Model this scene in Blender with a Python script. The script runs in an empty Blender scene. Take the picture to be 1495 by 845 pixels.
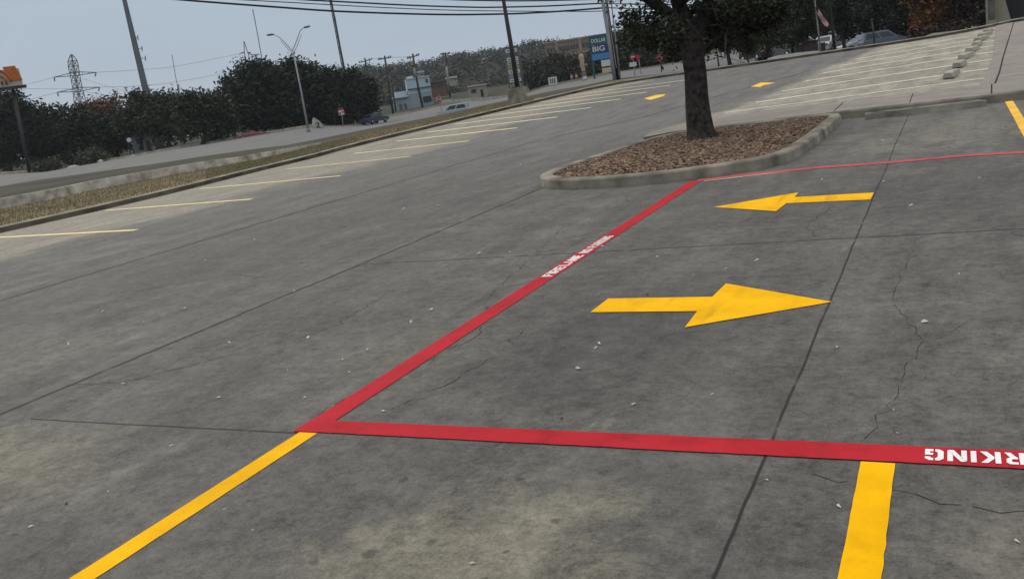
import bpy, math, random
import numpy as np
from mathutils import Vector, Matrix
random.seed(7); rng = np.random.default_rng(11)
S = bpy.context.scene
COL = S.collection

# ------------------------------------------------------------------ camera frame
F = 1288.0; CX = 747.5; CY = 422.5; H = 1.6
R = np.array([[0.89193452, -0.03130739, -0.45107945],
              [0.42769147, -0.26533644, 0.8641045],
              [-0.14674066, -0.96364746, -0.22327282]])
R[:, 2] = -np.cross(R[:, 0], R[:, 1]) if np.dot(np.cross(R[:, 0], R[:, 1]), R[:, 2]) < 0 else np.cross(R[:, 0], R[:, 1])
# columns of R: camera right, camera down, camera forward, in world coordinates
if R[1, 2] < 0: R[:, 2] *= -1
SLOPE, Y0 = 0.036, 27.0                 # the lot is level up to y=27 m, then climbs at 3.6 %
def gz(y): return SLOPE * max(0.0, y - Y0)
def ray(x, y): return R @ np.array([(x - CX) / F, (y - CY) / F, 1.0])
def PX(x, y, D):
    p = ray(x, y) * D; return Vector((p[0], p[1], p[2] + H))
def G(x, y, z=0.0):
    d = ray(x, y); t = (z - H) / d[2]; p = d * t
    return Vector((p[0], p[1], z))
def GS(x, y, dz=0.0):
    d = ray(x, y); t = (dz - H) / d[2]; p = d * t
    if t < 0 or p[1] > Y0:
        t = (H - dz + SLOPE * Y0) / (SLOPE * d[1] - d[2]); p = d * t
    return Vector((p[0], p[1], p[2] + H))
def depth(p): return float(np.dot(R[:, 2], np.array([p[0], p[1], p[2] - H])))

cam = bpy.data.cameras.new('camera'); co = bpy.data.objects.new('camera', cam); COL.objects.link(co)
cam.sensor_width = 36; cam.lens = 36 * F / 1495; cam.clip_start = 0.05; cam.clip_end = 9000
M = Matrix([[R[0, 0], -R[0, 1], -R[0, 2], 0], [R[1, 0], -R[1, 1], -R[1, 2], 0], [R[2, 0], -R[2, 1], -R[2, 2], H], [0, 0, 0, 1]])
co.matrix_world = M
S.camera = co

# ------------------------------------------------------------------ mesh helpers
class MB:
    def __init__(s): s.v = []; s.f = []; s.sm = []
    def add(s, vs, fs, smooth=False):
        b = len(s.v); s.v += [tuple(v) for v in vs]; s.f += [tuple(i + b for i in f) for f in fs]; s.sm += [smooth] * len(fs); return s
    def box(s, o, r, f, u, x0, x1, y0, y1, z0, z1):
        o, r, f, u = Vector(o), Vector(r), Vector(f), Vector(u)
        P = [o + r * x + f * y + u * z for z in (z0, z1) for y in (y0, y1) for x in (x0, x1)]
        return s.add(P, [(0, 2, 3, 1), (4, 5, 7, 6), (0, 1, 5, 4), (2, 6, 7, 3), (0, 4, 6, 2), (1, 3, 7, 5)])
    def abox(s, x0, x1, y0, y1, z0, z1): return s.box((0, 0, 0), (1, 0, 0), (0, 1, 0), (0, 0, 1), x0, x1, y0, y1, z0, z1)
    def tube(s, pts, rad, n=8, caps=True):
        pts = [Vector(p) for p in pts]
        if not hasattr(rad, '__len__'): rad = [rad] * len(pts)
        vs = []; fs = []; ref = None
        for i, p in enumerate(pts):
            t = (pts[min(i + 1, len(pts) - 1)] - pts[max(i - 1, 0)]).normalized()
            if ref is None or abs(t.dot(ref)) > .95: ref = Vector((1, 0, 0)) if abs(t.x) < .8 else Vector((0, 1, 0))
            a = t.cross(ref).normalized(); b = t.cross(a).normalized()
            for k in range(n):
                q = 2 * math.pi * k / n; vs.append(p + (a * math.cos(q) + b * math.sin(q)) * rad[i])
        for i in range(len(pts) - 1):
            for k in range(n):
                k2 = (k + 1) % n; fs.append((i * n + k, i * n + k2, (i + 1) * n + k2, (i + 1) * n + k))
        if caps: fs += [tuple(range(n))[::-1], tuple(range((len(pts) - 1) * n, len(pts) * n))]
        return s.add(vs, fs, n > 5)
    def ball(s, c, rx, ry, rz, seg=10, rings=7, jit=0.0):
        c = Vector(c); vs = [c + Vector((0, 0, -rz))]; fs = []
        for i in range(1, rings):
            a = math.pi * i / rings - math.pi / 2
            for k in range(seg):
                q = 2 * math.pi * k / seg; j = 1 + random.uniform(-jit, jit)
                vs.append(c + Vector((rx * math.cos(a) * math.cos(q) * j, ry * math.cos(a) * math.sin(q) * j, rz * math.sin(a) * j)))
        vs.append(c + Vector((0, 0, rz))); top = len(vs) - 1
        for k in range(seg):
            k2 = (k + 1) % seg
            fs.append((0, 1 + k2, 1 + k)); fs.append((top, top - seg + k, top - seg + k2))
            for i in range(rings - 2): fs.append((1 + i * seg + k, 1 + i * seg + k2, 1 + (i + 1) * seg + k2, 1 + (i + 1) * seg + k))
        return s.add(vs, fs, True)
    def sheet(s, rows, smooth=False):
        n = len(rows[0]); vs = [v for r in rows for v in r]
        fs = [(i * n + k, i * n + k + 1, (i + 1) * n + k + 1, (i + 1) * n + k) for i in range(len(rows) - 1) for k in range(n - 1)]
        return s.add(vs, fs, smooth)
    def build(s, name, mat, parent=None, **kw):
        o0 = Vector(parent['origin']) if parent is not None and 'origin' in parent.keys() else Vector((0, 0, 0))
        V = np.array([tuple(v) for v in s.v], dtype=np.float64) - np.array(o0)
        org = V.mean(axis=0) if parent is None else None
        me = bpy.data.meshes.new(name)
        if parent is None:
            org = np.array([V[:, 0].mean(), V[:, 1].mean(), V[:, 2].min()]); V = V - org
        me.from_pydata(V.tolist(), [], s.f); me.update()
        me.polygons.foreach_set('use_smooth', s.sm)
        me.materials.append(mat)
        o = bpy.data.objects.new(name, me); COL.objects.link(o)
        if parent is None: o.location = org
        else:
            o.parent = parent
            if 'origin' in parent.keys(): o['origin'] = tuple(parent['origin'])
        return tag(o, **kw)
def tag(o, label=None, cat=None, group=None, kind=None):
    if label: o['label'] = label
    if cat: o['category'] = cat
    if group: o['group'] = group
    if kind: o['kind'] = kind
    return o
def thing(name, label, cat, loc, group=None):
    o = bpy.data.objects.new(name, None); COL.objects.link(o); o.location = loc; o['origin'] = tuple(loc)
    o.empty_display_size = .2
    return tag(o, label, cat, group)
def copy_tree(o, loc, rz, label, parent=None, scale=1.0):
    c = o.copy(); COL.objects.link(c)
    if parent is None:
        c.location = loc; c.rotation_euler = (0, 0, rz); c['label'] = label; c.scale = (scale,) * 3
    else: c.parent = parent
    for ch in list(o.children): copy_tree(ch, None, 0, None, c)
    return c
def frame(px, py, D):
    o = PX(px, py, D); d = Vector((o.x, o.y, 0)).normalized(); return o, Vector((d.y, -d.x, 0)), d, Vector((0, 0, 1))

# ------------------------------------------------------------------ materials
def mat(name, col, rough=.7, spec=.3, var=.0, scale=3.0, metal=0.0, bump=0.0, bscale=30., rot=None):
    m = bpy.data.materials.new(name); m.use_nodes = True; nt = m.node_tree; b = nt.nodes['Principled BSDF']
    b.inputs['Roughness'].default_value = rough; b.inputs['Specular IOR Level'].default_value = spec; b.inputs['Metallic'].default_value = metal
    col = tuple(c * .68 for c in col)
    tc = nt.nodes.new('ShaderNodeNewGeometry')
    if var > 0:
        n = nt.nodes.new('ShaderNodeTexNoise'); n.inputs['Scale'].default_value = scale; n.inputs['Detail'].default_value = 6
        nt.links.new(tc.outputs['Position'], n.inputs['Vector'])
        r = nt.nodes.new('ShaderNodeValToRGB'); nt.links.new(n.outputs['Fac'], r.inputs['Fac'])
        r.color_ramp.elements[0].position = .3; r.color_ramp.elements[1].position = .7
        r.color_ramp.elements[0].color = tuple(c * (1 - var) for c in col) + (1,); r.color_ramp.elements[1].color = tuple(min(1, c * (1 + var)) for c in col) + (1,)
        nt.links.new(r.outputs['Color'], b.inputs['Base Color'])
    else: b.inputs['Base Color'].default_value = tuple(col) + (1,)
    if bump > 0:
        n2 = nt.nodes.new('ShaderNodeTexNoise'); n2.inputs['Scale'].default_value = bscale; n2.inputs['Detail'].default_value = 5
        nt.links.new(tc.outputs['Position'], n2.inputs['Vector'])
        bp = nt.nodes.new('ShaderNodeBump'); bp.inputs['Strength'].default_value = bump; bp.inputs['Distance'].default_value = .01
        nt.links.new(n2.outputs['Fac'], bp.inputs['Height']); nt.links.new(bp.outputs['Normal'], b.inputs['Normal'])
    return m
def ramp_noise(nt, vec, scale, detail, stops, rough=.6):
    n = nt.nodes.new('ShaderNodeTexNoise'); n.inputs['Scale'].default_value = scale; n.inputs['Detail'].default_value = detail; n.inputs['Roughness'].default_value = rough
    nt.links.new(vec, n.inputs['Vector'])
    r = nt.nodes.new('ShaderNodeValToRGB'); nt.links.new(n.outputs['Fac'], r.inputs['Fac'])
    els = r.color_ramp.elements
    els[0].position, els[0].color = stops[0][0], tuple(stops[0][1]) + (1,)
    els[1].position, els[1].color = stops[-1][0], tuple(stops[-1][1]) + (1,)
    for p, c in stops[1:-1]: e = els.new(p); e.color = tuple(c) + (1,)
    return r.outputs['Color']
def mth(nt, op, a, b=None, c=None, clamp=False):
    n = nt.nodes.new('ShaderNodeMath'); n.operation = op; n.use_clamp = clamp
    for i, v in enumerate((a, b, c)):
        if v is None: continue
        if isinstance(v, (int, float)): n.inputs[i].default_value = v
        else: nt.links.new(v, n.inputs[i])
    return n.outputs[0]
def smooth(nt, v, a, b):
    n = nt.nodes.new('ShaderNodeMapRange'); n.interpolation_type = 'SMOOTHSTEP'
    n.inputs['From Min'].default_value = min(a, b); n.inputs['From Max'].default_value = max(a, b)
    n.inputs['To Min'].default_value = 0 if a < b else 1; n.inputs['To Max'].default_value = 1 if a < b else 0
    nt.links.new(v, n.inputs['Value']); return n.outputs['Result']
def mixc(nt, fac, a, b, mode='MIX'):
    n = nt.nodes.new('ShaderNodeMix'); n.data_type = 'RGBA'; n.blend_type = mode
    for sock, v in ((n.inputs['Factor'], fac), (n.inputs['A'], a), (n.inputs['B'], b)):
        if isinstance(v, (int, float)): sock.default_value = v
        elif isinstance(v, tuple): sock.default_value = v + (1,)
        else: nt.links.new(v, sock)
    return n.outputs['Result']

def concrete_lot(name='lot_concrete', tone=1.0, joints=True, zones=True):
    m = bpy.data.materials.new(name); m.use_nodes = True; nt = m.node_tree; b = nt.nodes['Principled BSDF']
    g = nt.nodes.new('ShaderNodeNewGeometry'); pos = g.outputs['Position']
    sp = nt.nodes.new('ShaderNodeSeparateXYZ'); nt.links.new(pos, sp.inputs[0]); X, Y = sp.outputs[0], sp.outputs[1]
    def noise(scale, detail=5, rough=.6, vec=pos, dist=0.0):
        n = nt.nodes.new('ShaderNodeTexNoise'); n.inputs['Scale'].default_value = scale; n.inputs['Detail'].default_value = detail
        n.inputs['Roughness'].default_value = rough; n.inputs['Distortion'].default_value = dist; nt.links.new(vec, n.inputs['Vector']); return n.outputs['Fac']
    # driving-direction streaks: stretched along y
    mp = nt.nodes.new('ShaderNodeMapping'); mp.inputs['Scale'].default_value = (1.0, .22, 1.0); nt.links.new(pos, mp.inputs['Vector'])
    big = noise(.35, 4); med = noise(1.7, 6, .65, dist=.4); fine = noise(9, 8, .7); grit = noise(85, 4, .7); streak = noise(2.2, 5, .6, mp.outputs[0])
    c = mixc(nt, smooth(nt, med, .3, .7), (.118, .112, .102), (.160, .152, .138))
    # worn tan patches
    tanm = smooth(nt, mth(nt, 'ADD', mth(nt, 'MULTIPLY', big, .65), mth(nt, 'MULTIPLY', med, .45)), .56, .72)
    c = mixc(nt, mth(nt, 'MULTIPLY', tanm, .6), c, (.20, .19, .162))
    if zones:
        def spot(x, y, rx, ry):
            dx = mth(nt, 'DIVIDE', mth(nt, 'SUBTRACT', X, x), rx); dy = mth(nt, 'DIVIDE', mth(nt, 'SUBTRACT', Y, y), ry)
            d = mth(nt, 'SQRT', mth(nt, 'ADD', mth(nt, 'MULTIPLY', dx, dx), mth(nt, 'MULTIPLY', dy, dy)))
            d = mth(nt, 'ADD', d, mth(nt, 'MULTIPLY', mth(nt, 'SUBTRACT', noise(2.4, 8, .7, pos, .8), .5), 3.0))
            return smooth(nt, d, 1.2, .2)
        for x, y, rx, ry, k in ((-1.55, 2.45, .75, .55, .75), (-5.0, 2.75, 1.4, .6, .6), (-.2, 15, 1.9, 2.7, .75), (-3.2, 4.6, .6, .8, .25), (-7.5, 4.2, 1.3, 1.0, .3), (.2, 2.7, .5, .8, .25)):
            c = mixc(nt, mth(nt, 'MULTIPLY', spot(x, y, rx, ry), k), c, (.30, .275, .21))
        for x, y, rx, ry, k in ((-2.0, 5.0, 1.0, 1.2, .55), (-2.2, 4.1, .5, .6, .3), (.6, 9.5, 1.8, 1.6, .35), (-8.5, 9, 2.0, 5, .25)):
            c = mixc(nt, mth(nt, 'MULTIPLY', spot(x, y, rx, ry), k), c, (.072, .07, .068))
        for (px_, py_, r_s) in ((540, 808, .030), (632, 790, .026), (460, 820, .02), (590, 700, .02), (1060, 712, .016), (1103, 770, .02), (1165, 765, .016), (985, 745, .018), (700, 655, .018), (755, 700, .014), (880, 690, .02), (410, 760, .018), (810, 760, .02), (1400, 745, .02), (1200, 712, .012), (330, 700, .018)):
            q_ = G(px_, py_); ex = mth(nt, 'MULTIPLY', mth(nt, 'SUBTRACT', X, q_.x), 1.0); ey = mth(nt, 'MULTIPLY', mth(nt, 'SUBTRACT', Y, q_.y), .8)
            dd_ = mth(nt, 'SQRT', mth(nt, 'ADD', mth(nt, 'MULTIPLY', ex, ex), mth(nt, 'MULTIPLY', ey, ey)))
            dd_ = mth(nt, 'ADD', dd_, mth(nt, 'MULTIPLY', mth(nt, 'SUBTRACT', fine, .5), .06))
            c = mixc(nt, mth(nt, 'MULTIPLY', smooth(nt, dd_, r_s * 1.25, r_s * .6), .55), c, (.05, .048, .046))
        wob = mth(nt, 'MULTIPLY', mth(nt, 'SUBTRACT', big, .5), 4.0)
        left = smooth(nt, mth(nt, 'ADD', X, mth(nt, 'MULTIPLY', wob, 1.5)), -13.8, -16.0)
        rx = smooth(nt, mth(nt, 'ADD', mth(nt, 'MULTIPLY', Y, -.12), mth(nt, 'ADD', X, mth(nt, 'MULTIPLY', wob, .3))), -9.3, -8.3); ry = smooth(nt, Y, 20, 23.5)
        right = mth(nt, 'MULTIPLY', rx, ry)
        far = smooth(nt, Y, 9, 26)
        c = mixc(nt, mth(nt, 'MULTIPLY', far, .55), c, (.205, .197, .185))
        c = mixc(nt, mth(nt, 'MULTIPLY', left, .7), c, (.42, .375, .295))
        c = mixc(nt, mth(nt, 'MULTIPLY', right, .85), c, (.47, .43, .355))
        stain = mth(nt, 'MULTIPLY', right, smooth(nt, noise(.8, 3), .52, .66))
        c = mixc(nt, mth(nt, 'MULTIPLY', stain, .6), c, (.27, .225, .205))
    # streaks, fine mottling, grit
    k = mth(nt, 'ADD', mth(nt, 'MULTIPLY', streak, 1.3), mth(nt, 'ADD', mth(nt, 'MULTIPLY', fine, 1.9), mth(nt, 'MULTIPLY', grit, 1.6)))
    k = mth(nt, 'ADD', k, mth(nt, 'MULTIPLY', noise(28, 6, .75), 1.7))
    k = mth(nt, 'ADD', k, mth(nt, 'MULTIPLY', noise(4.0, 8, .75, pos, 1.2), .9))
    kk = mth(nt, 'ADD', k, 1.05 - 7.4 / 2)
    # each slab was poured and has aged a little differently
    cb = nt.nodes.new('ShaderNodeCombineXYZ'); nt.links.new(mth(nt, 'FLOOR', mth(nt, 'DIVIDE', mth(nt, 'ADD', X, .72), 4.9)), cb.inputs[0]); nt.links.new(mth(nt, 'FLOOR', mth(nt, 'DIVIDE', mth(nt, 'SUBTRACT', Y, 3.33), 4.14)), cb.inputs[1])
    wn = nt.nodes.new('ShaderNodeTexWhiteNoise'); wn.noise_dimensions = '2D'; nt.links.new(cb.outputs[0], wn.inputs['Vector'])
    kk = mth(nt, 'MULTIPLY', kk, mth(nt, 'ADD', mth(nt, 'MULTIPLY', wn.outputs['Value'], .12), .94))
    # tyre scuffs: long thin dark smears across the grain
    mp2 = nt.nodes.new('ShaderNodeMapping'); mp2.inputs['Rotation'].default_value = (0, 0, .5); mp2.inputs['Scale'].default_value = (4.5, .35, 1.0); nt.links.new(pos, mp2.inputs['Vector'])
    sc = mth(nt, 'MULTIPLY', smooth(nt, noise(1.0, 5, .6, mp2.outputs[0]), .60, .74), smooth(nt, noise(.45, 2), .45, .6))
    kk = mth(nt, 'MULTIPLY', kk, mth(nt, 'SUBTRACT', 1.0, mth(nt, 'MULTIPLY', sc, .30)))
    pale = mth(nt, 'MULTIPLY', smooth(nt, noise(5.5, 7, .7, mp.outputs[0]), .60, .72), .35)
    kk = mth(nt, 'MULTIPLY', kk, mth(nt, 'ADD', 1.0, pale))
    cc = nt.nodes.new('ShaderNodeVectorMath'); cc.operation = 'SCALE'; nt.links.new(c, cc.inputs[0]); nt.links.new(mth(nt, 'MULTIPLY', kk, tone), cc.inputs['Scale']); c = cc.outputs[0]
    # oil and gum spots
    vo = nt.nodes.new('ShaderNodeTexVoronoi'); vo.inputs['Scale'].default_value = 2.3; vo.inputs['Randomness'].default_value = 1.0
    vmap = nt.nodes.new('ShaderNodeVectorMath'); vmap.operation = 'ADD'; nt.links.new(pos, vmap.inputs[0])
    nz = nt.nodes.new('ShaderNodeTexNoise'); nz.inputs['Scale'].default_value = 7; nt.links.new(pos, nz.inputs['Vector'])
    vs_ = nt.nodes.new('ShaderNodeVectorMath'); vs_.operation = 'SCALE'; nt.links.new(nz.outputs['Color'], vs_.inputs[0]); vs_.inputs['Scale'].default_value = .12
    nt.links.new(vs_.outputs[0], vmap.inputs[1]); nt.links.new(vmap.outputs[0], vo.inputs['Vector'])
    sep = nt.nodes.new('ShaderNodeSeparateColor'); nt.links.new(vo.outputs['Color'], sep.inputs[0])
    r_ = mth(nt, 'MULTIPLY', sep.outputs[0], .105)
    sm = mth(nt, 'MULTIPLY', smooth(nt, mth(nt, 'SUBTRACT', vo.outputs['Distance'], r_), .025, -.02), smooth(nt, sep.outputs[1], .35, .6))
    c = mixc(nt, mth(nt, 'MULTIPLY', sm, .6), c, (.026, .025, .024))
    v2 = nt.nodes.new('ShaderNodeTexVoronoi'); v2.inputs['Scale'].default_value = 6.5; nt.links.new(vmap.outputs[0], v2.inputs['Vector'])
    s2 = nt.nodes.new('ShaderNodeSeparateColor'); nt.links.new(v2.outputs['Color'], s2.inputs[0])
    m2 = mth(nt, 'MULTIPLY', smooth(nt, v2.outputs['Distance'], .11, .06), smooth(nt, s2.outputs[0], .68, .74))
    c = mixc(nt, mth(nt, 'MULTIPLY', m2, .6), c, (.022, .021, .02))
    m3 = mth(nt, 'MULTIPLY', smooth(nt, v2.outputs['Distance'], .05, .03), smooth(nt, s2.outputs[1], .8, .84))
    c = mixc(nt, mth(nt, 'MULTIPLY', m3, .6), c, (.42, .41, .38))
    height = mth(nt, 'ADD', mth(nt, 'MULTIPLY', grit, .5), mth(nt, 'MULTIPLY', fine, .8))
    if joints:
        wj = mth(nt, 'MULTIPLY', mth(nt, 'SUBTRACT', noise(3.0, 4), .5), .05)
        wj2 = mth(nt, 'MULTIPLY', mth(nt, 'SUBTRACT', noise(.5, 2), .5), .12)
        ww = mth(nt, 'ADD', wj, wj2)
        jt = None
        def line(v, at, w, lo=None, hi=None, other=None, amp=1.0, slope=0.0):
            nonlocal jt
            q = mth(nt, 'SUBTRACT', v, at)
            if slope: q = mth(nt, 'SUBTRACT', q, mth(nt, 'MULTIPLY', other, slope))
            d = mth(nt, 'ABSOLUTE', mth(nt, 'ADD', q, mth(nt, 'MULTIPLY', ww, amp)))
            l = smooth(nt, d, w * 1.6, w * .5)
            if lo is not None: l = mth(nt, 'MULTIPLY', l, mth(nt, 'GREATER_THAN', other, lo))
            if hi is not None: l = mth(nt, 'MULTIPLY', l, mth(nt, 'LESS_THAN', other, hi))
            jt = l if jt is None else mth(nt, 'MAXIMUM', jt, l)
        line(X, -.72, .0065, None, 18.7, Y, .3); line(X, -5.66, .024, None, 12.6, Y, 1.0); line(X, -10.3, .042, None, 23, Y, .8)
        line(X, -10.3 + 5.2, .02, 23, 48, Y, 1.0, -.0 if False else .0) if False else None
        line(X, -18.3, .07, 23, 38, Y, .8, .35)
        line(Y, 7.47, .013, -5.6, 20, X, .5); line(Y, 3.33, .008, -5.3, -3.1, X, .2)
        line(Y, 23.6, .035, -5.6, 1.2, X, .8); line(X, 3.9, .01, None, 18.7, Y, .5)
        jm = mth(nt, 'MULTIPLY', jt, smooth(nt, noise(3.5, 5), .28, .45))
        c = mixc(nt, mth(nt, 'MULTIPLY', jm, .93), c, (.008, .008, .008))
        height = mth(nt, 'SUBTRACT', height, mth(nt, 'MULTIPLY', jm, 2.0))
    nt.links.new(c, b.inputs['Base Color'])
    b.inputs['Roughness'].default_value = .78; b.inputs['Specular IOR Level'].default_value = .35
    bp = nt.nodes.new('ShaderNodeBump'); bp.inputs['Strength'].default_value = .35; bp.inputs['Distance'].default_value = .006
    nt.links.new(height, bp.inputs['Height']); nt.links.new(bp.outputs['Normal'], b.inputs['Normal'])
    return m

def paint(name, col, wear=.35, ws=14.0, dirt=.25):
    """thick road paint: a little worn, with dirt and the grain of the concrete below"""
    m = bpy.data.materials.new(name); m.use_nodes = True; nt = m.node_tree; b = nt.nodes['Principled BSDF']
    g = nt.nodes.new('ShaderNodeNewGeometry'); pos = g.outputs['Position']
    def noise(s, d=5, r=.65):
        n = nt.nodes.new('ShaderNodeTexNoise'); n.inputs['Scale'].default_value = s; n.inputs['Detail'].default_value = d; n.inputs['Roughness'].default_value = r
        nt.links.new(pos, n.inputs['Vector']); return n.outputs['Fac']
    a = noise(ws, 8, .75); bb = noise(2.0); cg = noise(90, 3)
    c = mixc(nt, smooth(nt, bb, .3, .7), tuple(x * .86 for x in col), tuple(min(1, x * 1.08) for x in col))
    c = mixc(nt, mth(nt, 'MULTIPLY', smooth(nt, noise(5, 6), .5, .8), dirt), c, tuple(x * .35 for x in col))
    c = mixc(nt, mth(nt, 'MULTIPLY', smooth(nt, cg, .55, .8), .25), c, tuple(x * .6 for x in col))
    c = mixc(nt, mth(nt, 'MULTIPLY', smooth(nt, a, .80 - wear * .4, .86 - wear * .3), .8), c, (.16, .15, .135))
    mp = nt.nodes.new('ShaderNodeMapping'); mp.inputs['Scale'].default_value = (5.0, .5, 1); mp.inputs['Rotation'].default_value = (0, 0, .9); nt.links.new(pos, mp.inputs['Vector'])
    tn = nt.nodes.new('ShaderNodeTexNoise'); tn.inputs['Scale'].default_value = 1.6; tn.inputs['Detail'].default_value = 6; nt.links.new(mp.outputs[0], tn.inputs['Vector'])
    c = mixc(nt, mth(nt, 'MULTIPLY', smooth(nt, tn.outputs['Fac'], .55, .75), dirt * 1.2), c, tuple(x * .45 + .01 for x in col))
    nt.links.new(c, b.inputs['Base Color']); b.inputs['Roughness'].default_value = .75; b.inputs['Specular IOR Level'].default_value = .08
    bp = nt.nodes.new('ShaderNodeBump'); bp.inputs['Strength'].default_value = .3; bp.inputs['Distance'].default_value = .004
    nt.links.new(cg, bp.inputs['Height']); nt.links.new(bp.outputs['Normal'], b.inputs['Normal'])
    return m

def leafmat(name, a, b_, scale=.9):
    m = bpy.data.materials.new(name); m.use_nodes = True; nt = m.node_tree; b = nt.nodes['Principled BSDF']
    a = tuple(c * .72 for c in a); b_ = tuple(c * .72 for c in b_)
    g = nt.nodes.new('ShaderNodeNewGeometry')
    n = ramp_noise(nt, g.outputs['Position'], scale, 4, [(.33, a), (.68, b_)])
    r = nt.nodes.new('ShaderNodeMapRange'); nt.links.new(g.outputs['Random Per Island'], r.inputs['Value']); r.inputs['To Min'].default_value = .45; r.inputs['To Max'].default_value = 1.75
    v = nt.nodes.new('ShaderNodeVectorMath'); v.operation = 'SCALE'; nt.links.new(n, v.inputs[0]); nt.links.new(r.outputs[0], v.inputs['Scale'])
    nt.links.new(v.outputs[0], b.inputs['Base Color']); b.inputs['Roughness'].default_value = .7; b.inputs['Specular IOR Level'].default_value = .2
    return m

K = {}
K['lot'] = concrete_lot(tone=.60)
K['pad'] = concrete_lot('pad_concrete', .6, False, False)
K['yellow'] = paint('fresh_yellow_paint', (.86, .45, .0), .14, 30, .34)
K['yellow_old'] = paint('worn_yellow_paint', (.86, .72, .36), .25, 5, .2)
K['yellow_far'] = paint('worn_amber_paint', (.88, .52, .07), .2, 5, .1)
K['cream_line'] = paint('worn_cream_paint', (.80, .74, .52), .25, 4, .2)
K['red'] = paint('fresh_red_paint', (.43, .020, .030), .16, 26, .55)
K['red_thin'] = paint('thin_red_paint', (.50, .09, .095), .25, 6, .3)
K['white'] = paint('white_stencil_paint', (.80, .79, .79), .05, 20, .05)
K['kerb'] = mat('kerb_concrete', (.31, .285, .235), .85, .2, .42, 2.6, bump=.5, bscale=40)
K['kerb_isl'] = mat('mossy_kerb', (.31, .285, .23), .9, .15, .58, 2.2, bump=.6, bscale=22)
K['kerb_dark'] = mat('weathered_kerb', (.15, .14, .115), .9, .2, .55, 1.2, bump=.4)
K['stop'] = mat('pale_stop_concrete', (.50, .46, .39), .9, .2, .2, 3, bump=.4)
K['crack'] = mat('crack_filler', (.03, .029, .028), .9, .1)
K['grass'] = mat('dry_grass', (.26, .21, .125), .95, .1, .35, .5, bump=.6, bscale=12)
K['blade'] = leafmat('grass_blades', (.32, .225, .14), (.21, .215, .10), .22)
K['median'] = mat('median_ground', (.082, .076, .055), .95, .15, .35, .25)
K['road'] = mat('road_concrete', (.175, .175, .172), .8, .3, .18, .25)
K['verge'] = mat('verge_ground', (.115, .098, .07), .95, .1, .45, .15)
K['far'] = mat('far_ground', (.06, .062, .042), .95, .1, .4, .02)
K['walk'] = mat('sidewalk_concrete', (.34, .305, .27), .85, .25, .16, 1.3, bump=.3, bscale=50)
K['wallc'] = mat('low_wall_concrete', (.68, .63, .53), .9, .2, .5, 2.2, bump=.3, bscale=8)
K['bark'] = mat('dark_bark', (.056, .048, .043), .95, .1, .65, 11, bump=1.0, bscale=18)
K['bark_far'] = mat('brown_bark', (.055, .046, .038), .95, .1, .3, 2)
K['leaf'] = leafmat('oak_leaves', (.024, .030, .018), (.074, .084, .045), 1.2)
K['leaf_dark'] = leafmat('dark_leaves', (.010, .017, .012), (.030, .043, .024), .35)
K['leaf_mid'] = leafmat('olive_leaves', (.028, .036, .018), (.06, .068, .032), .3)
K['leaf_red'] = leafmat('russet_leaves', (.10, .045, .025), (.19, .075, .04), .4)
K['leaf_orange'] = leafmat('orange_leaves', (.06, .034, .018), (.36, .15, .04), .28)
K['leaf_maroon'] = leafmat('maroon_leaves', (.03, .018, .015), (.07, .035, .025), .3)
K['hill'] = leafmat('hill_woods', (.022, .028, .018), (.050, .054, .036), .02)
K['hill_ground'] = mat('hill_ground', (.03, .035, .022), .95, .1, .4, .03)
K['shrub'] = leafmat('shrub_leaves', (.05, .06, .035), (.10, .105, .06), .5)
K['grey_metal'] = mat('galvanised_steel', (.32, .33, .34), .5, .5, .12, 1)
K['slate_metal'] = mat('weathering_grey_steel', (.115, .13, .15), .6, .4, .15, .4)
K['dark_metal'] = mat('dark_steel', (.035, .037, .04), .6, .4)
K['bronze'] = mat('dark_bronze_pole', (.022, .017, .016), .6, .4)
K['wood'] = mat('weathered_wood', (.075, .062, .052), .9, .1, .3, 3)
K['palewood'] = mat('pale_pole_wood', (.33, .33, .32), .9, .1, .2, 2)
K['cable'] = mat('black_cable', (.012, .012, .014), .6, .3)
K['cable_far'] = mat('grey_cable', (.13, .145, .16), .6, .3)
K['tower_steel'] = mat('lattice_steel', (.10, .11, .12), .6, .4)
K['mastred'] = mat('mast_red', (.16, .06, .055), .7, .3)
K['mulch_base'] = mat('mulch_soil', (.05, .032, .022), .95, .1, .5, 14, bump=1, bscale=40)
K['mulch'] = leafmat('bark_chips', (.095, .055, .037), (.33, .225, .155), 9.0)
K['dryleaf'] = leafmat('dry_leaf', (.48, .45, .38), (.85, .82, .74), 3.0)
K['brownleaf'] = leafmat('brown_leaf', (.10, .055, .035), (.16, .09, .06), 3.0)
K['white_p'] = mat('white_panel', (.78, .78, .76), .5, .4, .05, 2)
K['cream'] = mat('cream_panel', (.72, .56, .42), .6, .3, .06, 2)
K['orange'] = mat('orange_panel', (.62, .17, .03), .6, .3, .1, 2)
K['green_dk'] = mat('dark_green_panel', (.03, .06, .045), .6, .3)
K['teal'] = mat('teal_panel', (.015, .115, .155), .5, .4)
K['navy'] = mat('navy_panel', (.012, .045, .17), .5, .4)
K['sky_blue'] = mat('light_blue_panel', (.08, .27, .62), .5, .4)
K['lime'] = mat('lime_panel', (.42, .55, .12), .5, .4)
K['stop_red'] = mat('red_sign_face', (.50, .035, .05), .5, .4)
K['pink_red'] = mat('faded_red_sign', (.42, .11, .12), .6, .3)
K['blue_bld'] = mat('pale_blue_cladding', (.55, .70, .78), .7, .3, .06, .3)
K['brown_bld'] = mat('brown_brick', (.30, .215, .145), .9, .15, .12, .3)
K['brown_trim'] = mat('tan_trim', (.42, .34, .24), .9, .15, .08, .3)
K['glass'] = mat('dark_window_glass', (.02, .022, .027), .15, .5)
K['beige_bld'] = mat('beige_stucco', (.46, .42, .37), .9, .15, .08, .3)
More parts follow.
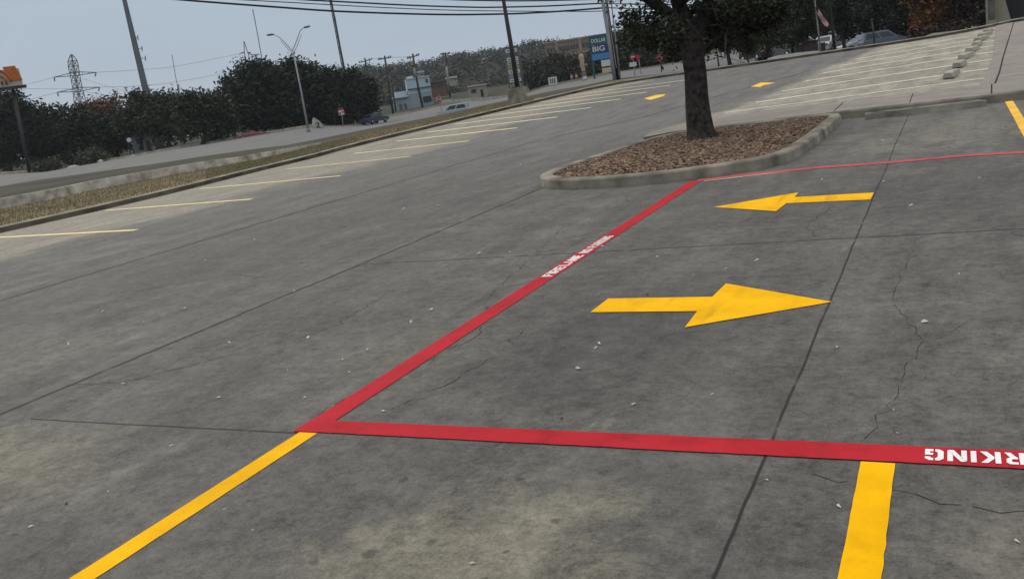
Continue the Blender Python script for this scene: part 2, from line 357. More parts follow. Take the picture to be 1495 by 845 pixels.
K['brick_red'] = mat('red_brick', (.19, .105, .085), .9, .15, .12, .5)
K['grey_bld'] = mat('grey_render', (.38, .44, .49), .85, .2, .1, .3)
K['roof_grey'] = mat('grey_roof', (.15, .15, .155), .85, .2)
K['rock'] = mat('white_limestone', (.56, .54, .48), .9, .1, .22, 2.5, bump=.8, bscale=4)
K['tyre'] = mat('tyre_rubber', (.015, .015, .015), .85, .2)
K['rim'] = mat('wheel_rim', (.35, .35, .36), .4, .5, metal=.6)
K['lamp_glass'] = mat('headlight_glass', (.6, .6, .6), .2, .5)
K['tail'] = mat('tail_light', (.35, .01, .01), .3, .5)
K['flag_red'] = mat('flag_red', (.42, .03, .045), .8, .1)
K['flag_white'] = mat('flag_white', (.68, .66, .66), .8, .1)
K['flag_blue'] = mat('flag_blue', (.02, .035, .12), .8, .1)
K['skin_balloon'] = mat('peach_fabric', (.55, .42, .33), .7, .2, .1, 2)
K['tan_stone'] = mat('tan_stone', (.42, .38, .28), .9, .15, .14, .8)
K['dark_wall'] = mat('dark_grey_cladding', (.055, .055, .06), .8, .2, .15, .6)
def carpaint(name, c): return mat(name, c, .3, .5)
CP = {'white': carpaint('white_car_paint', (.62, .64, .66)), 'blue': carpaint('blue_grey_car_paint', (.15, .18, .26)), 'navy': carpaint('dark_blue_car_paint', (.05, .06, .13)),
      'grey': carpaint('grey_car_paint', (.14, .145, .15)), 'black': carpaint('black_car_paint', (.03, .03, .033)), 'teal': carpaint('pale_car_paint', (.48, .55, .58)), 'red': carpaint('red_car_paint', (.40, .03, .04))}

# ------------------------------------------------------------------ the lot
KERB = [(-200, 385), (0, 340), (67, 325.5), (134, 310.4), (234, 287), (284, 275), (368, 252), (435, 235), (500, 219), (550, 205.6), (634, 186.6), (700, 170), (768, 153.4), (800, 146.5), (853, 132.5), (900, 122), (960, 114.4), (995, 109.5), (1027, 105.5), (1080, 98), (1133, 90.5), (1178, 82.9), (1249, 73.2), (1310, 65), (1361, 57), (1418, 46.6), (1446, 41), (1480, 33)]
kerb_line = [GS(x, y) for x, y in KERB]
# smooth the line, keep its ends
for _ in range(2):
    kerb_line = [kerb_line[0]] + [kerb_line[i] * .5 + (kerb_line[i - 1] + kerb_line[i + 1]) * .25 for i in range(1, len(kerb_line) - 1)] + [kerb_line[-1]]
kerb_line = [Vector((p.x, p.y, gz(p.y))) for p in kerb_line]
kerb_line = [Vector((-20.3, -14, 0)), Vector((-20.3, 2, 0))] + kerb_line + [Vector((9, 53, gz(53))), Vector((34, 53, gz(53)))]
def offset_line(line, d):
    out = []
    for i, p in enumerate(line):
        t = line[min(i + 1, len(line) - 1)] - line[max(i - 1, 0)]; t.z = 0; t.normalize(); out.append(p + Vector((-t.y, t.x, 0)) * d)
    return out
def resample(line, step):
    out = [line[0].copy()]
    for a, b in zip(line[:-1], line[1:]):
        n = max(1, int(round((b - a).length / step)))
        for k in range(1, n + 1): out.append(a.lerp(b, k / n))
    return out
# ground sheet of the lot: rows of constant y between the left kerb and x=34
def kx(y):
    pts = kerb_line
    best = None
    for a, b in zip(pts[:-1], pts[1:]):
        if a.y <= y <= b.y and b.y > a.y:
            x = a.x + (b.x - a.x) * (y - a.y) / (b.y - a.y)
            if best is None: best = x
    return best
m = MB()
ys = list(np.arange(-14, 27, 1.0)) + [27.0]
m.sheet([[Vector((-20.9 if y > 22 else -20.6, y, 0)), Vector((-12, y, 0)), Vector((-4, y, 0)), Vector((4, y, 0)), Vector((34, y, 0))] for y in (-14, 12, 18.6)])
flat = m
cap = [p for p in kerb_line if p.y > 18.6]
cap = [Vector((kx(18.6), 18.6, 0))] + cap
# fan the remaining polygon as strips towards the line x=34 side: rows along the kerb itself
import bisect
ridx = [p for p in cap]
poly_top = offset_line(cap, 0.05)
inner = []
for p in poly_top: inner.append(p)
verts = [Vector((p.x, p.y, gz(p.y))) for p in inner]
# the slab is triangulated with a crease at y=27
from mathutils.geometry import tessellate_polygon
def poly_sheet(poly, dz, mb):
    """flat polygon, cut at y=27 and lifted onto the lot's surface"""
    def clip(P, above):
        out = []
        for a, b in zip(P, P[1:] + P[:1]):
            ia = (a.y >= Y0) == above or a.y == Y0; ib = (b.y >= Y0) == above or b.y == Y0
            if ia: out.append(a)
            if (a.y - Y0) * (b.y - Y0) < 0:
                t = (Y0 - a.y) / (b.y - a.y); out.append(a.lerp(b, t))
        return out
    for ab in (True, False):
        P = clip([Vector((p[0], p[1], 0)) for p in poly], ab)
        if len(P) < 3: continue
        tri = tessellate_polygon([P])
        Q = [Vector((p.x, p.y, gz(p.y) + dz)) for p in P]
        fs = []
        for t in tri:
            a, b, c = (P[i] for i in t)
            fs.append(t if (b - a).cross(c - a).z > 0 else (t[0], t[2], t[1]))
        mb.add(Q, fs)
m2 = MB()
ring = [Vector((p.x, p.y, 0)) for p in kerb_line] + [Vector((34, -14, 0))]
poly_sheet(ring, 0.0, m2)
m2.build('parking_lot_ground', K['lot'], kind='structure')

# kerb along the lot's edge
def kerb_mesh(line, w=.16, h=.14, mb=None, side=1):
    mb = mb or MB()
    prof = [(0, -.3), (.0, .0), (.015, h - .03), (.04, h), (w - .03, h), (w, h - .03), (w, -.3)]
    rows = []
    offs = [offset_line(line, side * a) for a, _ in prof]
    for k, (a, z) in enumerate(prof): rows.append([Vector((p.x, p.y, p.z + z)) for p in offs[k]])
    mb.sheet(rows if side < 0 else rows[::-1], False); return mb
kl = resample(kerb_line, 1.5)
for i, p in enumerate(kl): p.z = gz(p.y)
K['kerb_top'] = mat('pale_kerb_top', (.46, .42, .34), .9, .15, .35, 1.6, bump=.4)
K['kerb_face'] = mat('dark_kerb_face', (.125, .11, .08), .95, .1, .6, 1.3, bump=.6, bscale=20)  # darker concrete for the kerb's steep sides, paler one on top
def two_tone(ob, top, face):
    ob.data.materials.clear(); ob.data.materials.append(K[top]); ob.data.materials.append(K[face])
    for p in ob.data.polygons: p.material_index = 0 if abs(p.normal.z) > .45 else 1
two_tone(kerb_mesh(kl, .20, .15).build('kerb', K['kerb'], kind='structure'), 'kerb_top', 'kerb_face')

# ---- ground beyond the kerb, strips between polylines seen as (x, y, distance)
COLX = [-420, -200, -100, 0, 67, 134, 200, 234, 284, 301, 368, 418, 450, 500, 550, 600, 634, 670, 700, 735, 768, 800, 853, 880, 900, 930, 960, 995, 1027, 1050, 1080, 1133, 1178, 1220, 1249, 1310, 1361, 1418, 1446, 1480, 1600, 1900]
kd_x = [x for x, _ in KERB]; kd = [depth(GS(x, y)) for x, y in KERB]
kd[0] = kd[1]
def kdep(x): return float(np.interp(x, kd_x, kd))
def ky(x): return float(np.interp(x, kd_x, [y for _, y in KERB])) if x <= 1480 else 33 - (x - 1480) * .2
def horizon(x): return 238 - .1523 * x
def planar(x, y, z=0.0): return depth(G(x, y, z))
def row(spec):
    """spec: (x, y, D) with D a number, None (level ground) or ('k', extra)"""
    xs = [a[0] for a in spec]; ys_ = [a[1] for a in spec]; ds = []
    for x, y, D in spec:
        ds.append(planar(x, y) if D is None else (kdep(x) + D[1] if isinstance(D, tuple) else D))
    inv = [1 / d for d in ds]
    out = []
    for x in COLX:
        if x < xs[0]: y = ys_[0] + (x - xs[0]) * -.19; D = ds[0]
        elif x > xs[-1]: y = ys_[-1] - (x - xs[-1]) * .17; D = ds[-1]
        else: y = float(np.interp(x, xs, ys_)); D = 1 / float(np.interp(x, xs, inv))
        out.append(PX(x, y, D))
    return out
r0 = [(-200, 378, None), (0, 332.5, None), (67, 319, None), (134, 304.5, None), (234, 281.5, None), (301, 265, None), (368, 247, None), (435, 230, None)] + [(x, ky(x) - 4.5, ('k', .4)) for x in (500, 550, 634, 700)] + [(x, ky(x) - 3, ('k', .3)) for x in (768, 800, 853, 900, 960, 1027, 1080, 1133, 1178, 1249, 1310, 1361, 1418, 1446, 1480)]
r1 = [(0, 306.4, None), (67, 293.7, None), (150, 275, None), (234, 259.6, None), (301, 247, None), (368, 235, None), (418, 223.5, None), (500, 204, ('k', 12)), (550, 191, ('k', 10)), (634, 174, ('k', 8)), (700, 158.5, ('k', 7)), (768, 144.5, ('k', 5))] + [(x, ky(x) - 4.5, ('k', 2)) for x in (800, 853, 900, 960, 1027, 1080, 1133, 1178, 1249, 1310, 1361, 1418, 1446, 1480)]
r3 = [(0, 272, None), (67, 261, None), (150, 250, None), (234, 238, None), (301, 227.5, None), (368, 218, None), (418, 212, None), (500, 196, ('k', 24)), (550, 186, ('k', 22)), (634, 170, ('k', 20)), (700, 155, ('k', 15)), (768, 141, ('k', 12)), (800, 134, ('k', 11)), (853, 125, ('k', 10)), (900, 115, ('k', 9)), (960, 109, ('k', 8)), (1027, 100.5, ('k', 7)), (1080, 94, ('k', 7)), (1133, 88.5, ('k', 7)), (1178, 80.5, ('k', 7)), (1249, 71, ('k', 7)), (1310, 63, ('k', 7)), (1361, 54.5, ('k', 6)), (1446, 38, ('k', 6)), (1480, 29, ('k', 6))]
r4 = [(0, 254, 115), (67, 250.5, 115), (134, 239, 113), (234, 221, 112), (301, 210, 112), (368, 198.5, 112), (450, 185, 115), (500, 181, 130), (550, 174, 150), (600, 165, 160), (634, 157, 165), (700, 146, 165), (768, 137, 160), (800, 127, 150), (853, 117, 140), (900, 106, 120), (960, 98, 100), (1000, 90, 100), (1027, 84, 120), (1050, 76, 130), (1080, 69.5, 130), (1133, 62, 130), (1200, 52, 130), (1249, 37, 150), (1310, 45, 100), (1361, 46, 80), (1446, 36, 75), (1480, 27, 75)]
r35 = [(x, y, D) for x, y, D in ((0, 264, 82), (134, 247.5, 80), (234, 231, 78), (301, 219.5, 78), (368, 209, 78), (418, 200, 80), (450, 194.5, 88), (500, 187.5, 105), (544, 182.5, 132), (600, 175, 122), (634, 172.5, 112), (670, 171, 108), (700, 162, 110), (735, 148, 112), (768, 139.3, 112), (800, 130.5, 105), (853, 120, 100), (900, 109.5, 92), (960, 102, 82), (1000, 97, 80), (1027, 90, 85), (1050, 85, 90), (1080, 84, 88))] + [(x, ky(x) + 1.0, ('k', 34)) for x in (1105, 1133, 1178, 1249, 1310)] + [(1361, 50, ('k', 14)), (1418, 44, ('k', 12)), (1446, 37, ('k', 12)), (1480, 28, ('k', 12))]
r5 = [(x, y - 3 if x < 1000 else y - 2, D + 25) for x, y, D in r4]
r6 = [(x, horizon(x) + (2.5 if x < 700 else -4 if x < 1000 else -12), 420) for x in (0, 400, 700, 1000, 1480)]
rr0, rr1, rr3, rr35, rr4, rr5, rr6 = (row(r) for r in (r0, r1, r3, r35, r4, r5, r6))
def strip(a, b, n=4):
    return [[p.lerp(q, k / n) for p, q in zip(a, b)] for k in range(n + 1)]
MB().sheet(strip(rr0, rr1, 3)).build('grass_strip_ground', K['grass'], kind='structure')
MB().sheet(strip(rr1, rr3, 3)).build('median_ground', K['median'], kind='structure')
MB().sheet(strip(rr3, rr35, 3) + strip(rr35, rr4, 3)[1:]).build('road', K['road'], kind='structure')
MB().sheet(strip(rr4, rr5, 2)).build('verge_ground', K['verge'], kind='structure')
far_edge = [Vector((p.x * 2.4, p.y * 2.4, -1)) for p in rr6]
MB().sheet(strip(rr5, rr6, 3) + [far_edge]).build('far_ground', K['far'], kind='structure')
base = MB().abox(-1500, 1500, -150, 1500, -14, -13.0); base.build('base_ground', K['far'], kind='structure')
def lerp_row(rr, x, t, rr2):
    """a point on the strip between two rows at image column x"""
    i = max(1, min(len(COLX) - 1, bisect.bisect_left(COLX, x))); k = (x - COLX[i - 1]) / (COLX[i] - COLX[i - 1])
    return rr[i - 1].lerp(rr[i], k).lerp(rr2[i - 1].lerp(rr2[i], k), t)

fk = MB(); fkp = [p for x, p in zip(COLX, rr4) if x <= 600]
fkp = resample(fkp, 3.0); kerb_mesh(fkp, .35, .22, fk); fk.build('far_kerb', K['kerb_top'], kind='structure')
# low wall
wl = [G(x, y) for x, y in ((-180, 342), (0, 306.4), (67, 293.7), (150, 275), (234, 259.6), (301, 247), (368, 235), (418, 223.8), (470, 211.5))]
wh = [.40, .39, .38, .37, .36, .34, .28, .22, .12]
wo = offset_line(wl, .22); w = MB()
for i in range(len(wl) - 1):
    a, b, c, d = wl[i], wl[i + 1], wo[i + 1], wo[i]; u = Vector((0, 0, 1))
    n = 6
    for k in range(n):
        A, B_, C_, D_ = a.lerp(b, k / n), a.lerp(b, (k + (.985 if k == 5 else 1)) / n), d.lerp(c, (k + (.985 if k == 5 else 1)) / n), d.lerp(c, k / n)
        h0 = wh[i] + (wh[i + 1] - wh[i]) * k / n; h1 = wh[i] + (wh[i + 1] - wh[i]) * (k + 1) / n
        pass
        w.add([A - u * .2, B_ - u * .2, C_ - u * .2, D_ - u * .2, A + u * h0, B_ + u * h1, C_ + u * h1, D_ + u * h0], [(0, 1, 5, 4), (1, 2, 6, 5), (2, 3, 7, 6), (3, 0, 4, 7), (4, 5, 6, 7)])
w.build('low_wall', K['wallc'], label='long low pale concrete wall between the brown grass strip and the road', cat='wall')

# grass blades
def tufts(pfun, n, s, lean=.5):
    V = []; Fc = []
    for i in range(n):
        p = pfun(); a = random.uniform(0, 6.28); h = s * random.uniform(.5, 1.4); wd = s * .25
        dx, dy = math.cos(a) * wd, math.sin(a) * wd; l = Vector((random.uniform(-1, 1), random.uniform(-1, 1), 0)) * s * lean
        b0 = len(V); V += [p + Vector((dx, dy, -.01)), p - Vector((dx, dy, .01)), p + l + Vector((0, 0, h))]; Fc.append((b0, b0 + 1, b0 + 2))
    m = MB(); m.add(V, Fc); return m
def gp():
    x = random.choice((random.uniform(-60, 520), random.uniform(300, 780))); return lerp_row(rr0, x, random.random() ** .9, rr1)
tufts(gp, 34000, .055).build('grass', K['blade'], kind='stuff', label='dry brown grass on the strip behind the lot kerb')

# ------------------------------------------------------------------ island
def closed(line): return line
out_px = [(792.6, 274), (806, 276.5), (827, 277.5), (890, 274.7), (968.6, 268), (1009.5, 263), (1063, 255), (1110, 248), (1145, 240), (1168, 230), (1186, 217), (1204.5, 201.8), (1226.5, 181)]
outl = [G(x, y) for x, y in out_px]
outl += [Vector((-1.87, 18.3, 0)), Vector((-2.1, 18.62, 0)), Vector((-3.5, 18.55, 0)), Vector((-4.8, 18.5, 0)), Vector((-5.35, 18.1, 0)), Vector((-5.6, 17.3, 0)), Vector((-5.85, 15.2, 0)), Vector((-6.02, 13.6, 0)), Vector((-5.95, 12.8, 0))]
def smooth_loop(L, it=2):
    for _ in range(it):
        o = []
        for i in range(len(L)):
            a, b = L[i], L[(i + 1) % len(L)]; o += [a.lerp(b, .25), a.lerp(b, .75)]
        L = o
    return L
outl = smooth_loop(outl, 2)
def even_loop(L, step):
    P = resample(L + [L[0]], step * .2); tot = len(P); Q = [P[0]]; acc = 0
    for a, b in zip(P[:-1], P[1:]):
        acc += (b - a).length
        if acc >= step: Q.append(b); acc = 0
    for _ in range(3): Q = [Q[i] * .5 + (Q[i - 1] + Q[(i + 1) % len(Q)]) * .25 for i in range(len(Q))]
    return Q
outl = even_loop(outl, .13)
def loop_off(L, d):
    o = []
    for i, p in enumerate(L):
        t = L[(i + 1) % len(L)] - L[i - 1]; t.z = 0; t.normalize(); o.append(p + Vector((-t.y, t.x, 0)) * d)
    return o
prof = [(-.01, -.05), (-.006, .03), (.012, .128), (.035, .15), (.20, .152), (.22, .135), (.22, .02)]
loops = []
for a, z in prof:
    L = loop_off(outl, a); loops.append([Vector((p.x, p.y, z)) for i, p in enumerate(L)])
isl = MB(); isl.sheet([l + [l[0]] for l in loops], False); isl.build('island_kerb', K['kerb_isl'], kind='structure')
# mulch bed
inn = loop_off(outl, .21)
cen = sum(inn, Vector()) / len(inn)
mb = MB(); rings = [[Vector((p.lerp(cen, k).x, p.lerp(cen, k).y, .09 + .045 * (1 - (1 - k) ** 2))) for p in inn] for k in (0, .15, .4, .7, .98)]
mb.sheet([r + [r[0]] for r in rings], True); mb.build('mulch_bed_ground', K['mulch_base'], kind='structure')
def inside(p, P):
    c = False; n = len(P)
    for i in range(n):
        a, b = P[i], P[i - 1]
        if (a.y > p[1]) != (b.y > p[1]) and p[0] < (b.x - a.x) * (p[1] - a.y) / (b.y - a.y) + a.x: c = not c
    return c
def bed_z(p):
    # distance-based mound height
    dmin = min((Vector((p[0], p[1], 0)) - Vector((q.x, q.y, 0))).length for q in inn[::4]); return .09 + .045 * min(1, dmin / 1.2)
V = []; Fc = []
for i in range(15000):
    while True:
        p = (random.uniform(-6, -1.9), random.uniform(11.7, 18.5))
        if inside(p, inn): break
    z = bed_z(p) + random.uniform(.0, .02); a = random.uniform(0, 6.28); L_ = random.uniform(.02, .07); W_ = random.uniform(.008, .024)
    u = Vector((math.cos(a), math.sin(a), random.uniform(-.35, .35))) * L_; v = Vector((-math.sin(a), math.cos(a), random.uniform(-.6, .6))) * W_; c = Vector((p[0], p[1], z + .008))
    t = Vector((0, 0, .008)); b0 = len(V)
    V += [c - u - v, c + u - v * .7, c + u * .9 + v, c - u * .9 + v, c - u * .9 - v * .5 + t, c + u * .8 - v * .4 + t, c + u * .8 + v * .7 + t, c - u * .8 + v * .8 + t]
    Fc += [(b0 + 4, b0 + 5, b0 + 6, b0 + 7), (b0, b0 + 1, b0 + 5, b0 + 4), (b0 + 1, b0 + 2, b0 + 6, b0 + 5), (b0 + 2, b0 + 3, b0 + 7, b0 + 6), (b0 + 3, b0, b0 + 4, b0 + 7)]
m = MB(); m.add(V, Fc); m.build('bark_mulch', K['mulch'], kind='stuff', label='reddish brown bark mulch filling the kerbed tree island')

# raised slab behind the island, its kerb face toward the bays in front
pad_line = [Vector((-5.75, 17.9, 0)), Vector((-5.35, 18.45, 0)), Vector((-4.6, 18.66, 0)), Vector((-3.2, 18.64, 0)), Vector((-1.9, 18.66, 0)), Vector((-1.0, 18.66, 0)), Vector((.5, 18.5, 0)), Vector((1.2, 18.6, 0)), Vector((4, 19.2, 0)), Vector((9, 19.6, 0)), Vector((34, 19.6, 0))]
back = [Vector((34, 21.4, 0)), Vector((1.1, 21.4, 0)), Vector((-1.5, 21.4, 0)), Vector((-4.6, 21.2, 0)), Vector((-5.3, 20.8, 0)), Vector((-5.75, 20.0, 0)), Vector((-5.95, 19.0, 0))]
pm = MB(); ring = pad_line + back
poly_sheet(ring, .145, pm)
nring = resample(ring + [ring[0]], .8)
pm.sheet([[Vector((p.x, p.y, .145)) for p in nring], [Vector((p.x, p.y, -.03)) for p in nring]])
pm.build('raised_path', K['walk'], kind='structure')
kp = resample(pad_line[3:], 1.2); kerb_mesh(offset_line(kp, -.06), .19, .158).build('bay_kerb', K['kerb'], kind='structure')
# sidewalk along the right side
sw = [(.45, 21.41), (1.25, 33), (2.1, 52), (34, 52), (34, 21.41)]
sm_ = MB(); poly_sheet([Vector((a, b, 0)) for a, b in sw], .03, sm_); sm_.build('sidewalk', K['walk'], kind='structure')
jl = MB()
def ribbon(mb, pts, w, dz):
    """thin strip of width w along pts (x, y), laid on the lot surface"""
    L = [Vector((p[0], p[1], 0)) for p in pts]; L = resample(L, .5) if len(L) == 2 and (L[1] - L[0]).length > 1 else L
    a = offset_line(L, w / 2); b = offset_line(L, -w / 2)
    for k in range(len(L) - 1):
        poly_sheet([a[k], b[k], b[k + 1], a[k + 1]], dz, mb)
ribbon(jl, [(.66, 18.75), (.76, 21.38)], .025, .149)
ribbon(jl, [(.78, 21.45), (1.45, 31.7), (2.95, 53)], .035, .036)
ribbon(jl, [(-4.9, 20.2), (-2.4, 20.4), (.3, 20.7)], .02, .149); ribbon(jl, [(-.72, 18.7), (-.74, 21.3)], .015, .149); ribbon(jl, [(-2.1, 18.8), (-2.15, 21.2)], .02, .149)
for y in (25, 29, 33, 37, 41, 45): ribbon(jl, [(.85 + (y - 21) * .055, y), (20, y + .5)], .03, .037)
jl.build('sidewalk_joints', K['crack'], kind='structure')

# cracks
ck = MB(); random.seed(4)
def crack(pts, w=.008, jit=.035, dz=.0015):
    L = []
    for (x0, y0), (x1, y1) in zip(pts[:-1], pts[1:]):
        n = max(2, int(math.hypot(x1 - x0, y1 - y0) / .06))
        for k in range(n):
            t = k / n; L.append((x0 + (x1 - x0) * t + random.gauss(0, jit * .45), y0 + (y1 - y0) * t + random.gauss(0, jit * .45)))
    L.append(pts[-1]); P = [Vector((a, b, 0)) for a, b in L]
    for i in range(len(P) - 1):
        if random.random() < .06: continue
        ww = w * random.uniform(.35, 1.2); t = (P[i + 1] - P[i]).normalized(); s = Vector((-t.y, t.x, 0)) * ww * .5
        ck.add([P[i] + s + Vector((0, 0, dz)), P[i] - s + Vector((0, 0, dz)), P[i + 1] - s * .8 + Vector((0, 0, dz)), P[i + 1] + s * .8 + Vector((0, 0, dz))], [(0, 1, 2, 3)])
random.seed(14); crack([(-.27, 7.3), (-.33, 6.4), (-.36, 5.7), (-.27, 5.2), (-.17, 4.8), (-.24, 4.4), (-.27, 4.0), (-.36, 3.56)], .0032, .03)
crack([(-.17, 4.8), (-.02, 4.95), (.12, 5.3)], .002)
crack([(-3.2, 3.55), (-2.9, 5.0), (-3.35, 6.0), (-3.6, 7.4), (-3.9, 9)], .005, .04)
crack([(-2.75, 3.7), (-2.55, 4.5), (-2.6, 5.1)], .006, .05)
crack([(-5.65, 3.9), (-5.2, 4.0), (-4.9, 4.4)], .008)
crack([(-1.05, 9.0), (-1.2, 8.2), (-1.05, 7.6)], .006)
crack([(-4.9, 4.4), (-4.3, 5.2), (-4.5, 6.4)], .005)
crack([(.3, 7.5), (1.0, 6.3), (1.6, 5.9)], .005)
crack([(-.5, 3.2), (-.2, 3.1), (.4, 3.0)], .004)
crack([(-3.9, 9), (-3.6, 10.3), (-4.2, 11.7)], .006)
crack([(-8.5, 6.5), (-7.2, 7.3), (-6.5, 7.0)], .007)
crack([(-.3, 14), (.3, 14.6), (.9, 14.2)], .01, .06)
ck.build('pavement_cracks', K['crack'], kind='structure')

# ------------------------------------------------------------------ painted markings
def rough_ribbon(pts, w, dz, step=.06, j=.0011):
    L = resample([Vector((p[0], p[1], 0)) for p in pts], step); mb = MB()
    a = offset_line(L, w / 2); b = offset_line(L, -w / 2)
    for q in a + b: q.x += random.gauss(0, j); q.y += random.gauss(0, j)
    for k in range(len(L) - 1): poly_sheet([a[k], b[k], b[k + 1], a[k + 1]], dz, mb)
    return mb
# stencil letters in a 1-high box; polygons as lists of points, returned with the advance width
def letter(c):
    s = .24
    q = {
     'I': ([[(0, 0), (s, 0), (s, 1), (0, 1)]], s),
     'F': ([[(0, 0), (s, 0), (s, 1), (0, 1)], [(s + .05, .80), (.72, .80), (.72, 1), (s + .05, 1)], [(s + .05, .42), (.62, .42), (.62, .62), (s + .05, .62)]], .72),
     'E': ([[(0, 0), (s, 0), (s, 1), (0, 1)], [(s + .05, .80), (.72, .80), (.72, 1), (s + .05, 1)], [(s + .05, .40), (.62, .40), (.62, .60), (s + .05, .60)], [(s + .05, 0), (.72, 0), (.72, .2), (s + .05, .2)]], .72),
     'L': ([[(0, 0), (s, 0), (s, 1), (0, 1)], [(s + .05, 0), (.68, 0), (.68, .2), (s + .05, .2)]], .68),
     'N': ([[(0, 0), (s, 0), (s, .68), (0, .95)], [(.03, 1), (.27, 1), (.82, .03), (.80, 0), (.56, 0)], [(.60, .36), (.84, .05), (.84, 1), (.60, 1)]], .84),
     'A': ([[(0, 0), (.24, 0), (.46, 1), (.34, 1)], [(.50, 1), (.62, 1), (.90, 0), (.66, 0)], [(.34, .2), (.58, .2), (.53, .38), (.38, .38)]], .9),
     'P': ([[(0, 0), (s, 0), (s, 1), (0, 1)], [(s + .06, .82), (.50, .82), (.56, .74), (.56, .60), (.50, .52), (s + .06, .52), (s + .06, .36), (.58, .36), (.78, .50), (.78, .86), (.62, 1), (s + .06, 1)]], .78),
     'R': ([[(0, 0), (s, 0), (s, 1), (0, 1)], [(s + .06, .82), (.50, .82), (.56, .76), (.56, .62), (.50, .56), (s + .06, .56), (s + .06, .40), (.36, .38), (.58, 0), (.84, 0), (.62, .42), (.78, .55), (.78, .88), (.64, 1), (s + .06, 1)]], .84),
     'K': ([[(0, 0), (s, 0), (s, 1), (0, 1)], [(.55, 1), (.84, 1), (.52, .53), (.86, 0), (.56, 0), (.27, .45), (.27, .60)]], .86),
     'O': ([[(.37, 0), (.37, .2), (.26, .3), (.26, .7), (.37, .8), (.37, 1), (.18, 1), (0, .82), (0, .18), (.18, 0)], [(.45, 0), (.64, 0), (.82, .18), (.82, .82), (.64, 1), (.45, 1), (.45, .8), (.56, .7), (.56, .3), (.45, .2)]], .82),
     'G': ([[(.37, 0), (.37, .2), (.26, .3), (.26, .7), (.37, .8), (.37, 1), (.18, 1), (0, .82), (0, .18), (.18, 0)], [(.45, 0), (.82, 0), (.82, .52), (.46, .52), (.46, .34), (.60, .34), (.60, .2), (.45, .2)], [(.45, 1), (.64, 1), (.82, .84), (.82, .68), (.58, .68), (.56, .78), (.45, .8)]], .82)}
    return q[c]
def stencil(text, o, right, up, h, wscale, gap, space, dz):
    mb = MB(); x = 0.0; o = Vector(o); right = Vector(right); up = Vector(up)
    for c in text:
        if c == ' ': x += space; continue
        polys, w_ = letter(c)
        for P in polys: poly_sheet([o + right * ((x + a * wscale) * h) + up * (b * h) for a, b in P], dz, mb)
        x += w_ * wscale + gap
    return mb, x * h
def text_width(text, h, wscale, gap, space):
    return sum(space if c == ' ' else letter(c)[1] * wscale + gap for c in text) * h

r1_ = thing('fire_lane_line', 'thick red painted line running away towards the tree island, with white FIRE LANE NO PARKING', 'painted line', (-3.085, 7.4, 0), 'red fire lane lines')
rough_ribbon([(-3.085, 3.34), (-3.085, 11.62)], .155, .004).build('paint_stripe', K['red'], r1_)
lm = MB()
for word, ya, yb in (('FIRE', 6.56, 6.90), ('LANE', 6.93, 7.33), ('NO', 7.42, 7.58), ('PARKING', 7.64, 8.16)):
    hh = .10; n0 = text_width(word, hh, 1.0, .14, .4); ws = 1.0; L_ = yb - ya
    # squeeze or stretch to the measured length
    adv = sum(letter(c)[1] for c in word); gap = .14; ws = (L_ / hh - gap * (len(word) - 1)) / adv
    mbt, _ = stencil(word, (-3.035, ya, 0), (0, 1, 0), (-1, 0, 0), hh, ws, gap, .4, .0065); lm.add(mbt.v, mbt.f)
lm.build('lettering', K['white'], r1_)
r2_ = thing('fire_lane_line', 'thick red painted line crossing in front with a white upside-down PARKING at its end', 'painted line', (-.5, 3.42, 0), 'red fire lane lines')
rough_ribbon([(-3.165, 3.422), (2.6, 3.432)], .150, .0055).build('paint_stripe', K['red'], r2_)
# read from the far side: runs towards -x, tops towards the camera
hh = .098; ws = .80; gap = .13
txt = 'NO PARKING'; width = text_width(txt, hh, ws, gap, .5) - gap * hh
mbt, _ = stencil(txt, (-.133 + width, 3.474, 0), (-1, .002, 0), (0, -1, 0), hh, ws, gap, .5, .008)
mbt.build('lettering', K['white'], r2_)
rough_ribbon([(-3.06, 11.66), (-2.8, 11.72), (-2.39, 11.78), (-1.54, 11.86), (-.7, 11.74), (0.04, 11.77), (.71, 11.6), (3, 11.4), (6, 11.2)], .155, .005, .3, .006).build('fire_lane_line', K['red_thin'], label='thinner faded red line from the kerbed island across to the right edge', cat='painted line', group='red fire lane lines')
rough_ribbon([(-2.95, 11.55), (-2.4, 11.66), (-1.9, 11.76)], .035, .004, .2, .003).build('old_stripe', K['cream_line'], label='thin old cream stripe showing just under the thin red line by the island', cat='painted line')

def poly_thing(name, pts, dz, mt, **kw):
    mb = MB(); poly_sheet([Vector((a, b, 0)) for a, b in pts], dz, mb); return mb.build(name, mt, **kw)
poly_thing('painted_arrow', [tuple(G(x, y)[:2]) for x, y in ((862, 456.5), (888, 436.5), (1040, 434), (1060, 414.5), (1215, 441.5), (1000, 478.5), (1018, 455))], .005, K['yellow'], label='large fresh yellow arrow on the concrete pointing right', cat='painted arrow', group='yellow arrows')
poly_thing('painted_arrow', [tuple(G(x, y)[:2]) for x, y in ((1042, 303), (1166, 281.5), (1160, 288.5), (1276, 281.8), (1271, 292), (1148, 297.5), (1133, 309))], .005, K['yellow'], label='yellow arrow pointing left, between the red line and the large right-pointing arrow', cat='painted arrow', group='yellow arrows')
# far arrows
def far_arrow(px, flip, lab):
    P = [tuple(GS(x, y)[:2]) for x, y in px]
    poly_thing('painted_arrow', P, .008, K['yellow_far'], label=lab, cat='painted arrow', group='yellow arrows')
far_arrow([(940, 144.5), (958, 139.2), (972, 138.0), (968, 141.2), (950, 146.5)], 0, 'small far yellow arrow in the driving lane to the left of the island tree trunk')
far_arrow([(1096, 127.2), (1111, 121.0), (1131, 121.2), (1122, 124), (1115, 124.8), (1110, 127.8)], 0, 'small far yellow arrow in the driving lane just right of the island tree trunk')
